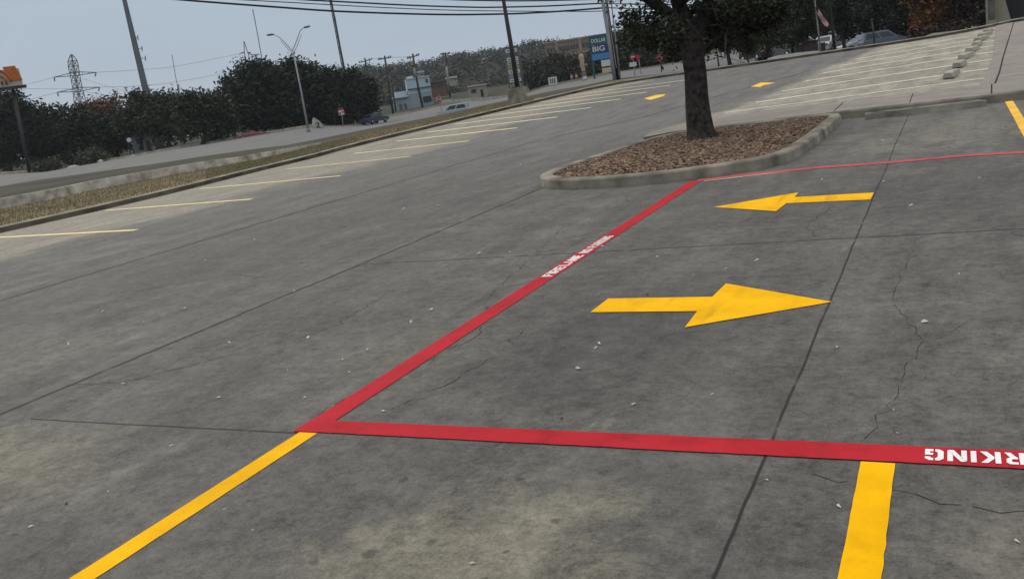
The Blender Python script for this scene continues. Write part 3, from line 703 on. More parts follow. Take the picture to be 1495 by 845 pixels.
# bay lines in front
rough_ribbon([(-3.06, 3.338), (-3.075, -2)], .118, .003).build('bay_line', K['yellow'], label='long fresh yellow line running diagonally to the bottom left from the red corner', cat='painted line', group='fresh yellow bay lines')
rough_ribbon([(-.295, 3.345), (-.295, -2)], .122, .003).build('bay_line', K['yellow'], label='fresh yellow line at the bottom right, starting below the front red line', cat='painted line', group='fresh yellow bay lines')
rough_ribbon([(.92, 18.45), (.86, 11.9)], .125, .0045).build('bay_line', K['yellow_far'], label='yellow line at the right edge between the kerb and the thin red line', cat='painted line', group='fresh yellow bay lines')
# left row of bays
LE = [(-13.8, 11.65), (-13.93, 14.99), (-14.0, 18.39), (-14.31, 22.3), (-14.45, 26.2), (-14.0, 29.1), (-13.42, 31.5), (-12.92, 33.9), (-12.51, 36.4), (-11.98, 38.5), (-11.6, 40.9), (-11.2, 43.2)]
for i, (x, y) in enumerate(LE):
    xl = max(kx(y + .8) + .4, -19.8 if i else -19.6)
    if i == 0: xl = -20.0
    rough_ribbon([(x, y), (xl, y + .9)], .14 if i < 4 else .20, .005, .5).build('bay_line', K['yellow_old'] if i < 6 else K['cream_line'],
        label='%s worn yellow bay line along the left kerb, counted from the near end' % ['first', 'second', 'third', 'fourth', 'fifth', 'sixth', 'seventh', 'eighth', 'ninth', 'tenth', 'eleventh', 'twelfth'][i], cat='painted line', group='worn bay lines along the left kerb')
# right rows of bays
NUM = ['nearest', 'second', 'third', 'fourth', 'fifth', 'sixth', 'seventh', 'eighth']
for i in range(8):
    a = (-5.57 + .33 * i, 24.74 + 2.72 * i); b = (.80 + .24 * i, 25.9 + 3.0 * i)
    if b[1] > 47.5: b = (b[0], 47.5)
    rough_ribbon([a, b], .17, .034 if False else .006, .8).build('bay_line', K['cream_line'], label='%s cream bay line of the far right row, counted from the raised path' % NUM[i], cat='painted line', group='cream bay lines of the far right row')

# wheel stops
def stop_mesh(L=1.8, W=.20, Hh=.14):
    mb = MB(); n = 14; prof = [(-W / 2, 0), (-W * .36, Hh * .85), (-W * .28, Hh), (W * .28, Hh), (W * .36, Hh * .85), (W / 2, 0)]
    rows = []
    for k in range(n + 1):
        x = -L / 2 + L * k / n; e = .9 if k in (0, n) else 1
        rows.append([Vector((x, a * e + random.gauss(0, .003), z * e + (random.gauss(0, .003) if z > 0 else 0))) for a, z in prof])
    mb.sheet([r[::-1] for r in rows]); m0 = len(prof)
    mb.add(rows[0], [tuple(range(m0))]); mb.add(rows[-1], [tuple(range(m0))[::-1]])
    return mb
def place(mb, name, mt, loc, rz, **kw):
    me_o = mb.build(name, mt, **kw)
    me_o.data.transform(Matrix.Translation(me_o.location)); me_o.location = loc; me_o.rotation_euler = (0, 0, rz); return me_o
place(stop_mesh(2.0, .20, .12), 'wheel_stop', K['kerb'], (-.45, 18.0, 0), .02, label='long grey concrete wheel stop in front of the raised kerb', cat='wheel stop')
first = place(stop_mesh(1.7, .30, .15), 'wheel_stop', K['stop'], (0, 0, 0), 0, label='x', cat='wheel stop', group='concrete wheel stops of the far right row')
WS = [(.03, 28.1), (.26, 31.1), (.49, 34.0), (.73, 36.7), (.95, 39.4), (1.17, 42.0), (1.38, 44.7), (1.6, 47.2)]
WN = ['nearest stop, at the front end of the row', 'second stop from the front end of the row', 'third stop from the front end of the row', 'fourth stop from the front end of the row', 'fourth stop from the far end of the row', 'third stop from the far end of the row', 'second stop from the far end of the row', 'farthest stop, by the far kerb']
for i, (x, y) in enumerate(WS):
    o = first if i == 0 else first.copy()
    if i: COL.objects.link(o)
    o.location = (x, y, gz(y)); o.rotation_euler = (0, 0, math.radians(80 + random.uniform(-4, 4))); o['label'] = 'pale concrete wheel stop, ' + WN[i]

# fallen leaves
def leaf_obj(mt, s):
    mb = MB(); pts = [(-1, 0, .1), (-.4, .38, .28), (.3, .42, .1), (1, .05, .35), (.35, -.4, .22), (-.45, -.33, .05)]
    c = Vector((0, 0, .02)); P = [Vector(p) * s for p in pts]
    mb.add([c] + P, [(0, i + 1, (i + 1) % 6 + 1) for i in range(6)], False)
    return mb.build('fallen_leaf', mt, cat='fallen leaf')
protoA = leaf_obj(K['dryleaf'], .03); protoB = leaf_obj(K['brownleaf'], .032)
known = [((658, 500 - 500), None)]
lp = [(335, 500), (180, 560), (630, 452), (537, 511), (510, 543), (870, 508), (1222, 507), (844, 538), (875, 502), (1225, 739), (690, 822), (158, 717), (1060, 392), (1105, 380), (1305, 598), (450, 493), (560, 600), (372, 350), (270, 450), (500, 525), (420, 540), (1040, 575), (945, 430), (820, 610), (97, 735), (45, 768), (1290, 265), (1200, 262), (960, 375), (700, 370), (745, 368), (880, 360), (640, 300), (720, 238), (760, 240), (590, 305), (430, 425), (300, 380), (210, 470), (100, 502), (150, 455), (320, 580), (600, 470), (925, 590), (1120, 700), (250, 650), (445, 580), (1350, 470), (1400, 400), (1330, 300), (1430, 260), (1385, 215), (1290, 205), (1485, 790)]
dark_ = {(945, 430), (980, 452), (820, 610), (97, 735), (720, 238), (1385, 215)}
ua = ub = False
for i, (x, y) in enumerate(lp):
    d = (x, y) in dark_
    pr = protoB if d else protoA
    if d: o = pr if not ub else pr.copy(); new = ub; ub = True
    else: o = pr if not ua else pr.copy(); new = ua; ua = True
    if new: COL.objects.link(o)
    p = G(x, y, 0.003); o.location = p; o.rotation_euler = (random.uniform(-.2, .2), random.uniform(-.2, .2), random.uniform(0, 6.28)); sc = random.uniform(.45, .85) * (1.2 if y < 540 else .65); o.scale = (sc, sc * random.uniform(.6, 1), sc)
    o['group'] = 'brown leaves fallen on the concrete' if d else 'pale dry leaves fallen on the concrete'
    o['label'] = 'small brown dead leaf lying on the concrete' if d else 'small pale dry leaf lying on the concrete'

# ------------------------------------------------------------------ trees
def leaf_cloud(blobs, n, size, per=9, spread=None, shell=.55):
    """leaf-sized faces in twig clusters spread through ellipsoids; blobs: (centre, rx, ry, rz, weight)"""
    wts = np.array([b[4] if len(b) > 4 else b[1] * b[2] * b[3] for b in blobs], float); wts /= wts.sum()
    nc = max(1, n // per); idx = rng.choice(len(blobs), nc, p=wts)
    d = rng.normal(size=(nc, 3)); d /= np.linalg.norm(d, axis=1)[:, None]
    rad = shell + (1 - shell) * rng.random(nc) ** .6; rad *= rng.uniform(.70, 1.2, nc)
    C = np.array([tuple(b[0]) for b in blobs])[idx]; Rr = np.array([[b[1], b[2], b[3]] for b in blobs])[idx]
    cen = C + d * Rr * rad[:, None]
    sp = spread or size * 2.6
    P = np.repeat(cen, per, axis=0) + rng.normal(size=(nc * per, 3)) * sp * .6
    m_ = len(P); u = rng.normal(size=(m_, 3)); u[:, 2] *= .6; u /= np.linalg.norm(u, axis=1)[:, None]
    v = np.cross(u, rng.normal(size=(m_, 3))); v /= np.linalg.norm(v, axis=1)[:, None]
    s = size * rng.uniform(.55, 1.25, m_)[:, None]
    Q = np.stack([P - u * s, P + v * s * .45, P + u * s, P - v * s * .45], axis=1).reshape(-1, 3)
    mb = MB(); mb.v = [tuple(q) for q in Q]; mb.f = [(4 * i, 4 * i + 1, 4 * i + 2, 4 * i + 3) for i in range(m_)]; mb.sm = [False] * m_
    return mb
def pxblob(px, py, D, rx, ry, rd=None):
    k = D / F; c = PX(px, py, D); return (c, rx * k, (rd or rx) * k, ry * k, rx * rx * ry)
def tree(name, label, px, py, D, trunk_px, blobs, n, size, mt, bark='bark_far', group=None, seed=0, limbs=True, fork=None, shell=.5):
    """base at image point (px, py) at distance D; blobs (x, y, rx, ry) in picture units at that distance"""
    random.seed(seed + 31); b = PX(px, py, D); k = D / F
    t = thing(name, label, 'tree', b, group)
    B = [pxblob(x, y, D + random.uniform(-.3, .3) * rx * k, rx, ry) for x, y, rx, ry in blobs]
    top = sum((x[0] * x[4] for x in B), Vector()) / sum(x[4] for x in B)
    for j in range(9):
        x = random.choice(B); a = random.uniform(-.2, math.pi + .2); rr = random.uniform(.85, 1.15); q = random.uniform(.16, .34)
        d = Vector((x[0].x, x[0].y, 0)).normalized(); rv = Vector((d.y, -d.x, 0))
        c = x[0] + rv * (math.cos(a) * x[1] * rr) + Vector((0, 0, math.sin(a) * x[3] * rr)) + d * random.uniform(-.4, .4) * x[2]
        B.append((c, x[1] * q, x[2] * q, x[3] * q * random.uniform(.8, 1.3), x[4] * q * q * 1.3))
    r = trunk_px * k / 2; mb = MB()
    fk = b.lerp(top, .55) if fork is None else PX(fork[0], fork[1], D)
    mid = b.lerp(fk, .5) + Vector((random.uniform(-.5, .5) * r, random.uniform(-.5, .5) * r, 0))
    mb.tube([b - Vector((0, 0, .3)), b + Vector((0, 0, .05)), b.lerp(fk, .15), mid, fk], [r * 1.5, r * 1.35, r * 1.02, r * .9, r * .75], 9)
    if limbs:
        for x in B: mb.tube([fk - (fk - b) * .06, fk.lerp(x[0], .5) + Vector((0, 0, -.06 * (x[0] - fk).length)), x[0]], [r * .55, r * .35, r * .12], 6)
    mb.build('trunk', K[bark], t)
    leaf_cloud(B, int(n * 1.5), size * .72, shell=shell).build('crown', K[mt], t)
    return t

# the island tree
tb = G(1023, 201, .17); tD = depth(tb)
t = thing('oak_tree', 'big dark oak with a thick blackish trunk standing in the mulch island', 'tree', tb)
mb = MB()
def pt(x, y, d=0.0): return PX(x, y, tD + d)
trunk = [pt(1024, 207), pt(1024, 201), pt(1022, 192), pt(1019, 168), pt(1016.5, 140), pt(1014.5, 105), pt(1011, 80), pt(1009, 62), pt(1006, 45)]
kk = tD / F
rad_ = [x * kk / 2 for x in (58, 45, 39, 36, 33.5, 32, 32, 34, 33)]
# irregular trunk
nn = 18; rows = []
for i, (p, r) in enumerate(zip(trunk, rad_)):
    rw = []
    for k in range(nn):
        q = 2 * math.pi * k / nn; fl = 1 + .06 * math.sin(q * 3 + i * .4) + .04 * math.sin(q * 7 + i) + (.14 * max(0, math.cos(q * 2.5 + .6)) if i < 2 else 0)
        rw.append(p + Vector((math.cos(q), math.sin(q), 0)) * r * fl)
    rows.append(rw + [rw[0]])
mb.sheet([r_[::-1] for r_ in rows], True)
def limb(pts, rs): mb.tube([pt(*p) for p in pts], [r * kk / 2 for r in rs], 10)
limb([(1006, 60), (1000, 30), (990, 5), (980, -30, -.5), (965, -80, -1)], (32, 27, 20, 16, 8))
limb([(1005, 50), (985, 28, -.3), (960, 8, -.6), (935, -8, -.9), (900, -40, -1.4)], (22, 19, 16, 12, 6))
limb([(1010, 60), (1022, 30, .3), (1035, 0, .5), (1050, -50, .8)], (26, 20, 17, 9))
limb([(1012, 92), (1026, 76, .4), (1048, 58, .9), (1080, 30, 1.4), (1110, 10, 1.8)], (14, 12, 9, 7, 4))
limb([(1000, 60), (978, 52, -.4), (950, 40, -.8)], (9, 6, 3))
limb([(990, 10), (1010, -20, -1), (1040, -60, -1.6)], (14, 10, 6))
for j in range(26):
    a = random.choice([(985, 20), (955, 5), (1035, 10), (1060, 45), (1010, 20), (1030, -10)]); e = (a[0] + random.uniform(-60, 60), a[1] + random.uniform(-10, 50), random.uniform(-1.4, 1.6))
    limb([(a[0], a[1]), ((a[0] + e[0]) / 2, (a[1] + e[1]) / 2 - 5, e[2] / 2), e], (5, 3.2, 1.6))
mb.build('trunk', K['bark'], t)
Bl = [(932, 22, 22, 9, 0), (956, 36, 22, 10, -.5), (948, 58, 26, 9, .2), (975, 64, 22, 10, .8), (925, 47, 16, 9, .6), (982, 44, 15, 12, -1.2), (1048, 26, 34, 24, .8), (1080, 48, 34, 18, 1.4), (1056, 62, 24, 9, .4), (1108, 28, 34, 26, 1.2), (1040, 48, 20, 16, 1.4), (1137, 16, 26, 22, 1.0), (1098, 64, 18, 7, .9),
      (1000, -44, 90, 38, 0), (930, -34, 60, 24, -.8), (1090, -40, 70, 36, .5), (1010, -110, 120, 55, 0), (962, 16, 16, 8, 1.5), (914, 30, 12, 7, -.3), (1022, 12, 20, 14, 1.6), (1090, 5, 36, 20, -.6), (985, 78, 12, 5, .5), (918, 66, 12, 6, .2), (1030, 70, 14, 7, 1.0)]
B = []
for x, y, rx, ry, dd in Bl:
    c = pt(x, y, dd); B.append((c, rx * kk, rx * kk * .9, ry * kk, rx * ry))
leaf_cloud(B, 42000, .047, per=12, spread=.16, shell=.1).build('crown', K['leaf'], t)

# left-hand trees
TG = 'trees across the road on the left'
tree('tree', 'tall dark tree at the left edge behind the orange-roofed sign', 14, 250, 122, 7, [(8, 158, 34, 26), (30, 190, 32, 36), (4, 205, 30, 34), (48, 165, 14, 14)], 7000, .42, 'leaf_dark', group=TG, seed=1)
tree('tree', 'dark tree just left of the lattice tower, with the smaller crown', 72, 246, 128, 4, [(66, 178, 20, 22), (80, 200, 26, 30), (92, 165, 12, 12), (60, 215, 22, 24)], 5200, .42, 'leaf_dark', group=TG, seed=2)
tree('tree', 'dark tree in front of the lattice tower, below the russet crown', 120, 240, 122, 5, [(112, 168, 16, 14), (122, 195, 34, 30), (104, 205, 24, 26), (142, 208, 22, 24)], 6200, .42, 'leaf_dark', group=TG, seed=3)
tree('tree', 'tree with a russet red autumn crown left of the tall steel monopole', 152, 228, 135, 4, [(150, 160, 24, 15), (134, 168, 16, 12), (166, 172, 12, 12)], 2600, .42, 'leaf_red', group=TG, seed=4, shell=.3)
tree('tree', 'dark tree behind the russet crown and left of the monopole', 172, 226, 128, 4, [(178, 185, 18, 26), (160, 202, 22, 22)], 3600, .42, 'leaf_dark', group=TG, seed=5)
tree('oak_tree', 'rounded olive green oak at the foot of the tall steel monopole', 206, 216, 120, 5, [(208, 168, 30, 24), (190, 175, 18, 20), (226, 165, 22, 22)], 5400, .40, 'leaf_mid', group=TG, seed=6)
tree('oak_tree', 'low spreading olive oak between the monopole and the thin mast', 246, 211, 118, 5, [(246, 163, 28, 24), (262, 172, 24, 26), (236, 182, 24, 20)], 5400, .40, 'leaf_mid', group=TG, seed=7)
tree('oak_tree', 'spreading olive oak with forked pale trunks beside the entrance drive', 297, 211, 112, 7, [(290, 160, 26, 22), (310, 165, 26, 26), (330, 172, 18, 24), (280, 180, 22, 18)], 6400, .40, 'leaf_mid', group=TG, seed=8)
tree('oak_tree', 'very tall dark oak left of the double-armed street lamp', 372, 200, 118, 7, [(368, 115, 36, 24), (352, 135, 26, 26), (395, 130, 32, 32), (378, 155, 46, 32), (340, 150, 18, 22), (402, 165, 30, 24)], 10500, .44, 'leaf_dark', group=TG, seed=9)
tree('oak_tree', 'very tall dark oak directly behind the double-armed street lamp', 436, 190, 122, 7, [(425, 112, 26, 24), (448, 125, 30, 26), (430, 150, 36, 32), (460, 150, 30, 30)], 9000, .44, 'leaf_dark', group=TG, seed=10)
tree('oak_tree', 'dark oak right of the street lamp with a leafy sloping top', 486, 186, 124, 7, [(482, 122, 24, 20), (500, 132, 26, 26), (488, 158, 32, 26), (470, 140, 22, 24)], 8400, .44, 'leaf_dark', group=TG, seed=11)
tree('tree', 'lowest dark tree of the left group, next to the blue sedan', 524, 180, 132, 6, [(520, 132, 22, 20), (532, 150, 18, 24), (512, 158, 22, 22)], 6200, .44, 'leaf_dark', group=TG, seed=12)
# low shrubs
def shrub(label, px, py, D, blobs, n, size, mt='shrub', name='shrub', grp='low shrubs by the road'):
    b = PX(px, py, D); t_ = thing(name, label, 'shrub', b, grp); B = [pxblob(*(x[:2]), D, *(x[2:])) for x in blobs]
    mb = MB()
    for x in B: mb.tube([b - Vector((0, 0, .15)), b.lerp(x[0], .5), x[0]], [.05, .04, .02], 5)
    mb.build('stem', K['bark_far'], t_); leaf_cloud(B, n, size, shell=.2).build('foliage', K[mt], t_)
shrub('wide low grey-green shrub at the far kerb near the left edge', 66, 252, 112, [(55, 245, 12, 7), (72, 242, 14, 8), (86, 239, 9, 6)], 1300, .22)
shrub('low grey-green shrub beside the white boulders', 128, 239, 113, [(122, 232, 12, 9), (140, 228, 14, 9), (156, 231, 8, 5)], 1300, .22)
shrub('dark rounded shrub at the foot of the lattice tower', 112, 240, 117, [(108, 232, 9, 7)], 500, .22, 'leaf_dark')
shrub('low shrub next to the pale boulder near the entrance drive', 312, 212, 113, [(306, 205, 9, 6), (318, 201, 8, 6)], 500, .22)
# boulders
for x, y, rx, ry, lab in ((147, 237, 5, 4, 'white boulder between the two grey-green shrubs'), (107, 245, 11, 3.2, 'long flat white boulder left of the grey-green shrubs'), (318, 211, 5, 3, 'small pale boulder beside the forked oak'), (195, 229, 4, 2.5, 'small white boulder nearest the monopole')):
    D = 112; c = PX(x, y, D); k = D / F; mb = MB(); mb.ball(c, rx * k, rx * k * .8, ry * k, 12, 8, .12); mb.build('boulder', K['rock'], label=lab, cat='boulder', group='pale boulders along the far kerb')

# right-hand trees
RG = 'trees beyond the far kerb on the right'
tree('tree', 'slim-trunked dark tree standing just right of the cable fence post', 1066, 97, 54, 6, [(1058, 32, 30, 34), (1080, 50, 24, 20), (1068, 55, 24, 16)], 6500, .16, 'leaf', 'bark', RG, 20, fork=(1061, 70))
tree('tree', 'small low tree with a thin bent trunk between the two bigger trunks', 1093, 92, 56, 2.5, [(1082, 70, 9, 6), (1096, 72, 10, 6)], 900, .12, 'leaf', 'bark', RG, 21, fork=(1090, 78))
tree('tree', 'thick-trunked dark tree between the dark car and the grey van', 1124, 87, 56, 9, [(1112, 30, 34, 34), (1140, 38, 28, 26), (1120, 55, 30, 12), (1140, 0, 36, 26)], 8500, .16, 'leaf', 'bark', RG, 22, fork=(1121, 62))
tree('tree', 'dark tree with a narrow trunk beside the white hatchback', 1158, 80, 58, 4.5, [(1165, 40, 26, 24), (1180, 25, 26, 30), (1158, 56, 20, 12), (1170, 0, 34, 20)], 6500, .16, 'leaf', 'bark', RG, 23, fork=(1156, 62))
tree('tree', 'tall dark tree right behind the flagpole', 1206, 60, 95, 6, [(1206, 20, 22, 26), (1196, 44, 14, 14), (1214, 5, 26, 20)], 5200, .26, 'leaf_dark', 'bark', RG, 24)
tree('palm_tree', 'shaggy narrow tree with a straight trunk right of the flagpole', 1233, 73, 60, 5, [(1236, 42, 12, 12), (1230, 20, 10, 16), (1228, 2, 12, 12)], 2400, .17, 'leaf_dark', 'bark', RG, 25, fork=(1229, 30))
tree('oak_tree', 'dark oak behind the parked blue-grey people carrier', 1279, 52, 72, 5, [(1262, 22, 26, 20), (1285, 15, 28, 22), (1300, 30, 22, 18), (1275, 38, 30, 9), (1280, -15, 50, 20)], 8500, .2, 'leaf_dark', 'bark', RG, 26)
tree('oak_tree', 'dark oak between the parked cars and the orange-brown trees', 1322, 55, 68, 5, [(1320, 25, 24, 24), (1338, 38, 20, 18), (1325, -10, 34, 22), (1310, 42, 16, 12)], 6000, .2, 'leaf_dark', 'bark', RG, 27)
tree('tree', 'broad tree with orange-brown autumn leaves at the upper right', 1368, 52, 66, 5, [(1356, 22, 26, 22), (1382, 12, 26, 20), (1375, 32, 28, 14), (1365, -12, 40, 20)], 8000, .2, 'leaf_orange', 'bark', RG, 28)
tree('tree', 'maroon-brown tree next to the stone building corner', 1415, 43, 64, 5, [(1412, 14, 22, 20), (1428, 22, 16, 14), (1402, 30, 18, 10), (1415, -15, 34, 20)], 6000, .2, 'leaf_maroon', 'bark', RG, 29)
shrub('clipped dark shrub at the foot of the stone building corner', 1436, 38, 60, [(1434, 26, 9, 8), (1450, 31, 6, 4)], 700, .13, 'leaf_dark', grp='shrubs behind the far kerb')
shrub('low dark hedge-like shrub under the orange-brown tree', 1375, 52, 62, [(1345, 52, 18, 5), (1372, 47, 20, 6), (1398, 42, 16, 6)], 1800, .15, 'leaf_maroon', grp='shrubs behind the far kerb')

# dark woods behind the signs and behind the main tree
def woods(name, lab, blobs, D, n, size, mt):
    B = [pxblob(x, y, D + random.uniform(-10, 10), rx, ry) for x, y, rx, ry in blobs]; return leaf_cloud(B, n, size, shell=.3).build(name, K[mt], kind='stuff', label=lab)
woods('undergrowth', 'dark shady undergrowth behind the trees across the road on the left', [(x, 249 - .152 * (x + 40) * 1.0 - 18 + (6 if x < 250 else 0), 26, 20) for x in range(-40, 560, 24)], 150, 16000, .35, 'leaf_dark')
MG = 'bushy trees behind the shop signs'
tree('tree', 'bushy dark tree just right of the tall tenant sign', 772, 138, 185, 4, [(775, 108, 14, 16), (790, 118, 16, 12)], 2200, .55, 'leaf_mid', group=MG, seed=40)
tree('tree', 'bushy dark tree below the brown office building', 822, 128, 180, 4, [(812, 105, 20, 18), (832, 102, 18, 15)], 2800, .55, 'leaf_mid', group=MG, seed=41)
tree('tree', 'bushy dark tree between the brown office building and the twin poles', 872, 116, 170, 4, [(868, 100, 18, 15), (884, 98, 14, 14)], 2400, .55, 'leaf_mid', group=MG, seed=42)
tree('tree', 'large dark tree right of the twin poles, behind the red signs', 925, 106, 130, 5, [(918, 72, 24, 24), (940, 80, 26, 22), (912, 92, 20, 12), (905, 60, 12, 14)], 6500, .42, 'leaf_mid', group=MG, seed=43)
tree('tree', 'large dark tree left of the island tree trunk, behind the drooping branches', 975, 95, 125, 5, [(968, 68, 28, 26), (990, 74, 24, 22), (975, 85, 28, 12), (1000, 50, 24, 20)], 7000, .42, 'leaf_mid', group=MG, seed=44)

# ------------------------------------------------------------------ wooded hill
crest = [(440, 128), (500, 112), (546, 103), (560, 108), (592, 100), (628, 98), (654, 91), (677, 85), (711, 82), (734, 79), (761, 76), (787, 68), (798, 70), (850, 66), (900, 58), (960, 48), (1040, 40), (1150, 24), (1250, 10), (1350, -2), (1500, -18)]
cx_ = [c[0] for c in crest]; cy_ = [c[1] for c in crest]
xs = list(np.arange(440, 1500, 9)); rows = []
hb = 60
for j, (D, t_) in enumerate(((330, 0), (380, .35), (440, .62), (520, .85), (600, 1.0), (760, .9), (1100, .3))):
    rw = []
    for x in xs:
        yc = float(np.interp(x, cx_, cy_)); zc = PX(x, yc, 600).z; z0 = -1.0
        p = PX(x, horizon(x), D); zz = z0 + (zc - z0) * t_ + (random.uniform(-.5, .5) if 0 < j < 6 else 0)
        rw.append(Vector((p.x, p.y, zz)))
    rows.append(rw)
MB().sheet(rows, True).build('hill', K['hill_ground'], kind='structure')
V = []
n_ = 30000; mb = MB()
HR = rows
pts_ = []
for i in range(n_ // 14):
    fi = random.random() * (len(xs) - 2); i0 = int(fi); u_ = fi - i0; fj = random.random() ** .8 * 4.2; j0 = min(5, int(fj)); v_ = fj - j0
    p = HR[j0][i0].lerp(HR[j0][i0 + 1], u_).lerp(HR[j0 + 1][i0].lerp(HR[j0 + 1][i0 + 1], u_), v_); pts_.append((p + Vector((0, 0, 1.5)), random.uniform(3, 6), random.uniform(3, 6), random.uniform(2, 4.2), 1))
leaf_cloud(pts_, 90000, .75, per=12, spread=1.3, shell=.4).build('woods', K['hill'], kind='stuff', label='distant dark woods covering the hill')

# ------------------------------------------------------------------ buildings
def bbox(mb, fr, x0, x1, y0, y1, z0, z1, k): mb.box(fr[0], fr[1], fr[2], fr[3], x0 * k, x1 * k, y0, y1, z0 * k, z1 * k); return mb
# brown office block; local units are picture units at its distance
D = 300; k = D / F; fr = frame(800, 108, D); t = thing('office_building', 'brown three-storey office building with dark window bands on the hill side', 'building', fr[0])
bbox(MB(), fr, 0, 128, 0, 22, -14, 42, k).build('wall', K['brown_bld'], t)
bbox(MB(), fr, -1, 129, -.3, 22.3, 42, 44, k).build('roof', K['brown_trim'], t)
bbox(MB(), fr, -.4, 128.4, -.25, -.003, 21.5, 24.5, k).build('band', K['brown_trim'], t)
for zr in (29, 14):
    for a, b in ((3, 14), (21, 48), (55, 66), (72, 92), (98, 120)):
        wd = bbox(MB(), fr, a, b, -.12, -.002, zr, zr + 6.2, k).build('window', K['glass'], t)
        fm = MB()
        for q in np.arange(a + 4, b, 4.0): bbox(fm, fr, q - .25, q + .25, -.2, -.12, zr, zr + 6.2, k)
        fm.build('mullions', K['brown_trim'], wd)
for a in (16, 50, 68, 94): bbox(MB(), fr, a, a + 3.2, -.5, -.003, -14, 42, k).build('pilaster', K['brown_trim'], t)
# pale blue building
D = 205; k = D / F; fr = frame(576, 162, D); t = thing('blue_building', 'pale blue flat-roofed commercial building behind the utility poles', 'building', fr[0])
bbox(MB(), fr, 0, 23.4, 0, 16, -8, 17, k).build('lower_wall', K['grey_bld'], t)
bbox(MB(), fr, -1, 23.3, -.6, 16, 17, 19, k).build('canopy', K['white_p'], t)
bbox(MB(), fr, 2, 22, 2.5, 15, 19, 26, k).build('upper_wall', K['blue_bld'], t)
bbox(MB(), fr, 23.5, 58, .2, 16, 20, 41, k).build('wall', K['blue_bld'], t); bbox(MB(), fr, 23.5, 58, .24, 16, -10, 20, k).build('lower_wall', K['grey_bld'], t)
rf = bbox(MB(), fr, 23.4, 58.6, 0, 16.4, 41, 42.2, k).build('roof', K['white_p'], t)
bbox(MB(), fr, 26, 35, 3, 8, 42.2, 45.5, k).build('rooftop_unit', K['blue_bld'], rf)
bbox(MB(), fr, 24, 58, -.12, .19, 26.2, 27.6, k).build('band', K['roof_grey'], t)
for a, b, z0, z1 in ((44, 56, 6, 13.5), (52, 55, 33, 38), (38, 40, 22.5, 25.5)): bbox(MB(), fr, a, b, -.02, .19, z0, z1, k).build('window', K['glass'], t)
for a in (8, 15): bbox(MB(), fr, a, a + 4, -.12, -.004, -6, 8, k).build('door', K['roof_grey'], t)
# small pale building near the centre
D = 190; k = D / F; fr = frame(684, 139, D); t = thing('small_building', 'small low beige building left of the light pole base', 'building', fr[0])
bbox(MB(), fr, 0, 28, 0, 9, -6, 11, k).build('wall', K['beige_bld'], t); bbox(MB(), fr, -.7, 28.7, -.3, 9.3, 11, 12.4, k).build('roof', K['white_p'], t)
bbox(MB(), fr, 18, 22, -.1, -.003, -5, 5, k).build('door', K['glass'], t); bbox(MB(), fr, 5, 12, -.1, -.003, 2, 7, k).build('window', K['glass'], t)
# red-brown building
D = 260; k = D / F; fr = frame(626, 136, D); t = thing('brick_building', 'low red-brown brick building just right of the pale blue one', 'building', fr[0])
bbox(MB(), fr, 4, 26, 0, 12, -8, 14, k).build('wall', K['brick_red'], t); bbox(MB(), fr, 3, 27, -.4, 12.4, 14, 16, k).build('roof', K['roof_grey'], t)
for a in (7, 14, 20): bbox(MB(), fr, a, a + 3, -.12, -.003, 6, 11, k).build('window', K['glass'], t)
# house roofs on the hill
for x, y, w1, h1, mt, lab in ((652, 121, 16, 5, 'beige_bld', 'long pale house low on the wooded hill'), (703, 93, 7, 4.5, 'beige_bld', 'small white house high on the wooded hill'), (606, 114, 14, 6, 'grey_bld', 'grey house on the hill behind the utility poles')):
    D = 345 if y > 100 else 430; k = D / F; fr = frame(x, y, D); t = thing('hill_house', lab, 'house', fr[0], 'houses on the hill')
    bbox(MB(), fr, 0, w1, 0, 8, -6, h1, k).build('wall', K[mt], t)
    r_ = MB(); o, a, f_, u_ = fr; P = [o + a * (s * k) + f_ * q + u_ * (z * k) for s, q, z in ((-1, -.6, h1), (w1 + 1, -.6, h1), (w1 + 1, 8.6, h1), (-1, 8.6, h1), (-1, 4, h1 + 3), (w1 + 1, 4, h1 + 3))]
    r_.add(P, [(0, 1, 5, 4), (2, 3, 4, 5), (0, 4, 3), (1, 2, 5), (0, 3, 2, 1)]); r_.build('roof', K['roof_grey'], t)
    for a0 in (2, w1 - 4): bbox(MB(), fr, a0, a0 + 1.6, -.1, -.003, h1 * .3, h1 * .75, k).build('window', K['glass'], t)
# grey hut under the trees at the left
D = 125; k = D / F; fr = frame(196, 221, D); t = thing('hut', 'small grey hut in the shade under the trees left of the entrance drive', 'building', fr[0])
bbox(MB(), fr, 0, 27, 0, 4, -4, 24, k).build('wall', K['grey_bld'], t); bbox(MB(), fr, -1, 28, -.6, 4.6, 24, 26.5, k).build('roof', K['roof_grey'], t)
bbox(MB(), fr, 6, 14, -.08, -.003, 9, 17, k).build('window', K['glass'], t); bbox(MB(), fr, 18, 24, -.08, -.003, -3, 13, k).build('door', K['brick_red'], t)
# stone corner building upper right
D = 58; k = D / F; fr = frame(1442, 41, D); t = thing('stone_building', 'tan stone building corner with a dark cladding wall at the top right', 'building', fr[0])
bbox(MB(), fr, 1, 9.5, 0, .4, -14, 90, k).build('column', K['kerb_dark'], t)
bbox(MB(), fr, -2, 1.0, -.1, .3, -14, 90, k).build('downpipe', K['palewood'], t)
bbox(MB(), fr, -1, 11, -.15, .55, -14, 10, k).build('plinth', K['tan_stone'], t)
mb = MB(); o, a, f_, u_ = fr; P = [o + a * (s * k) + f_ * q + u_ * (z * k) for q in (.5, 3) for s, z in ((9.6, -10), (30, -10), (30, 6), (21, 45), (9.6, 60))]
mb.add(P, [(0, 1, 2, 3, 4), (9, 8, 7, 6, 5), (0, 5, 6, 1), (1, 6, 7, 2), (2, 7, 8, 3), (3, 8, 9, 4), (4, 9, 5, 0)]); mb.build('buttress', K['tan_stone'], t)
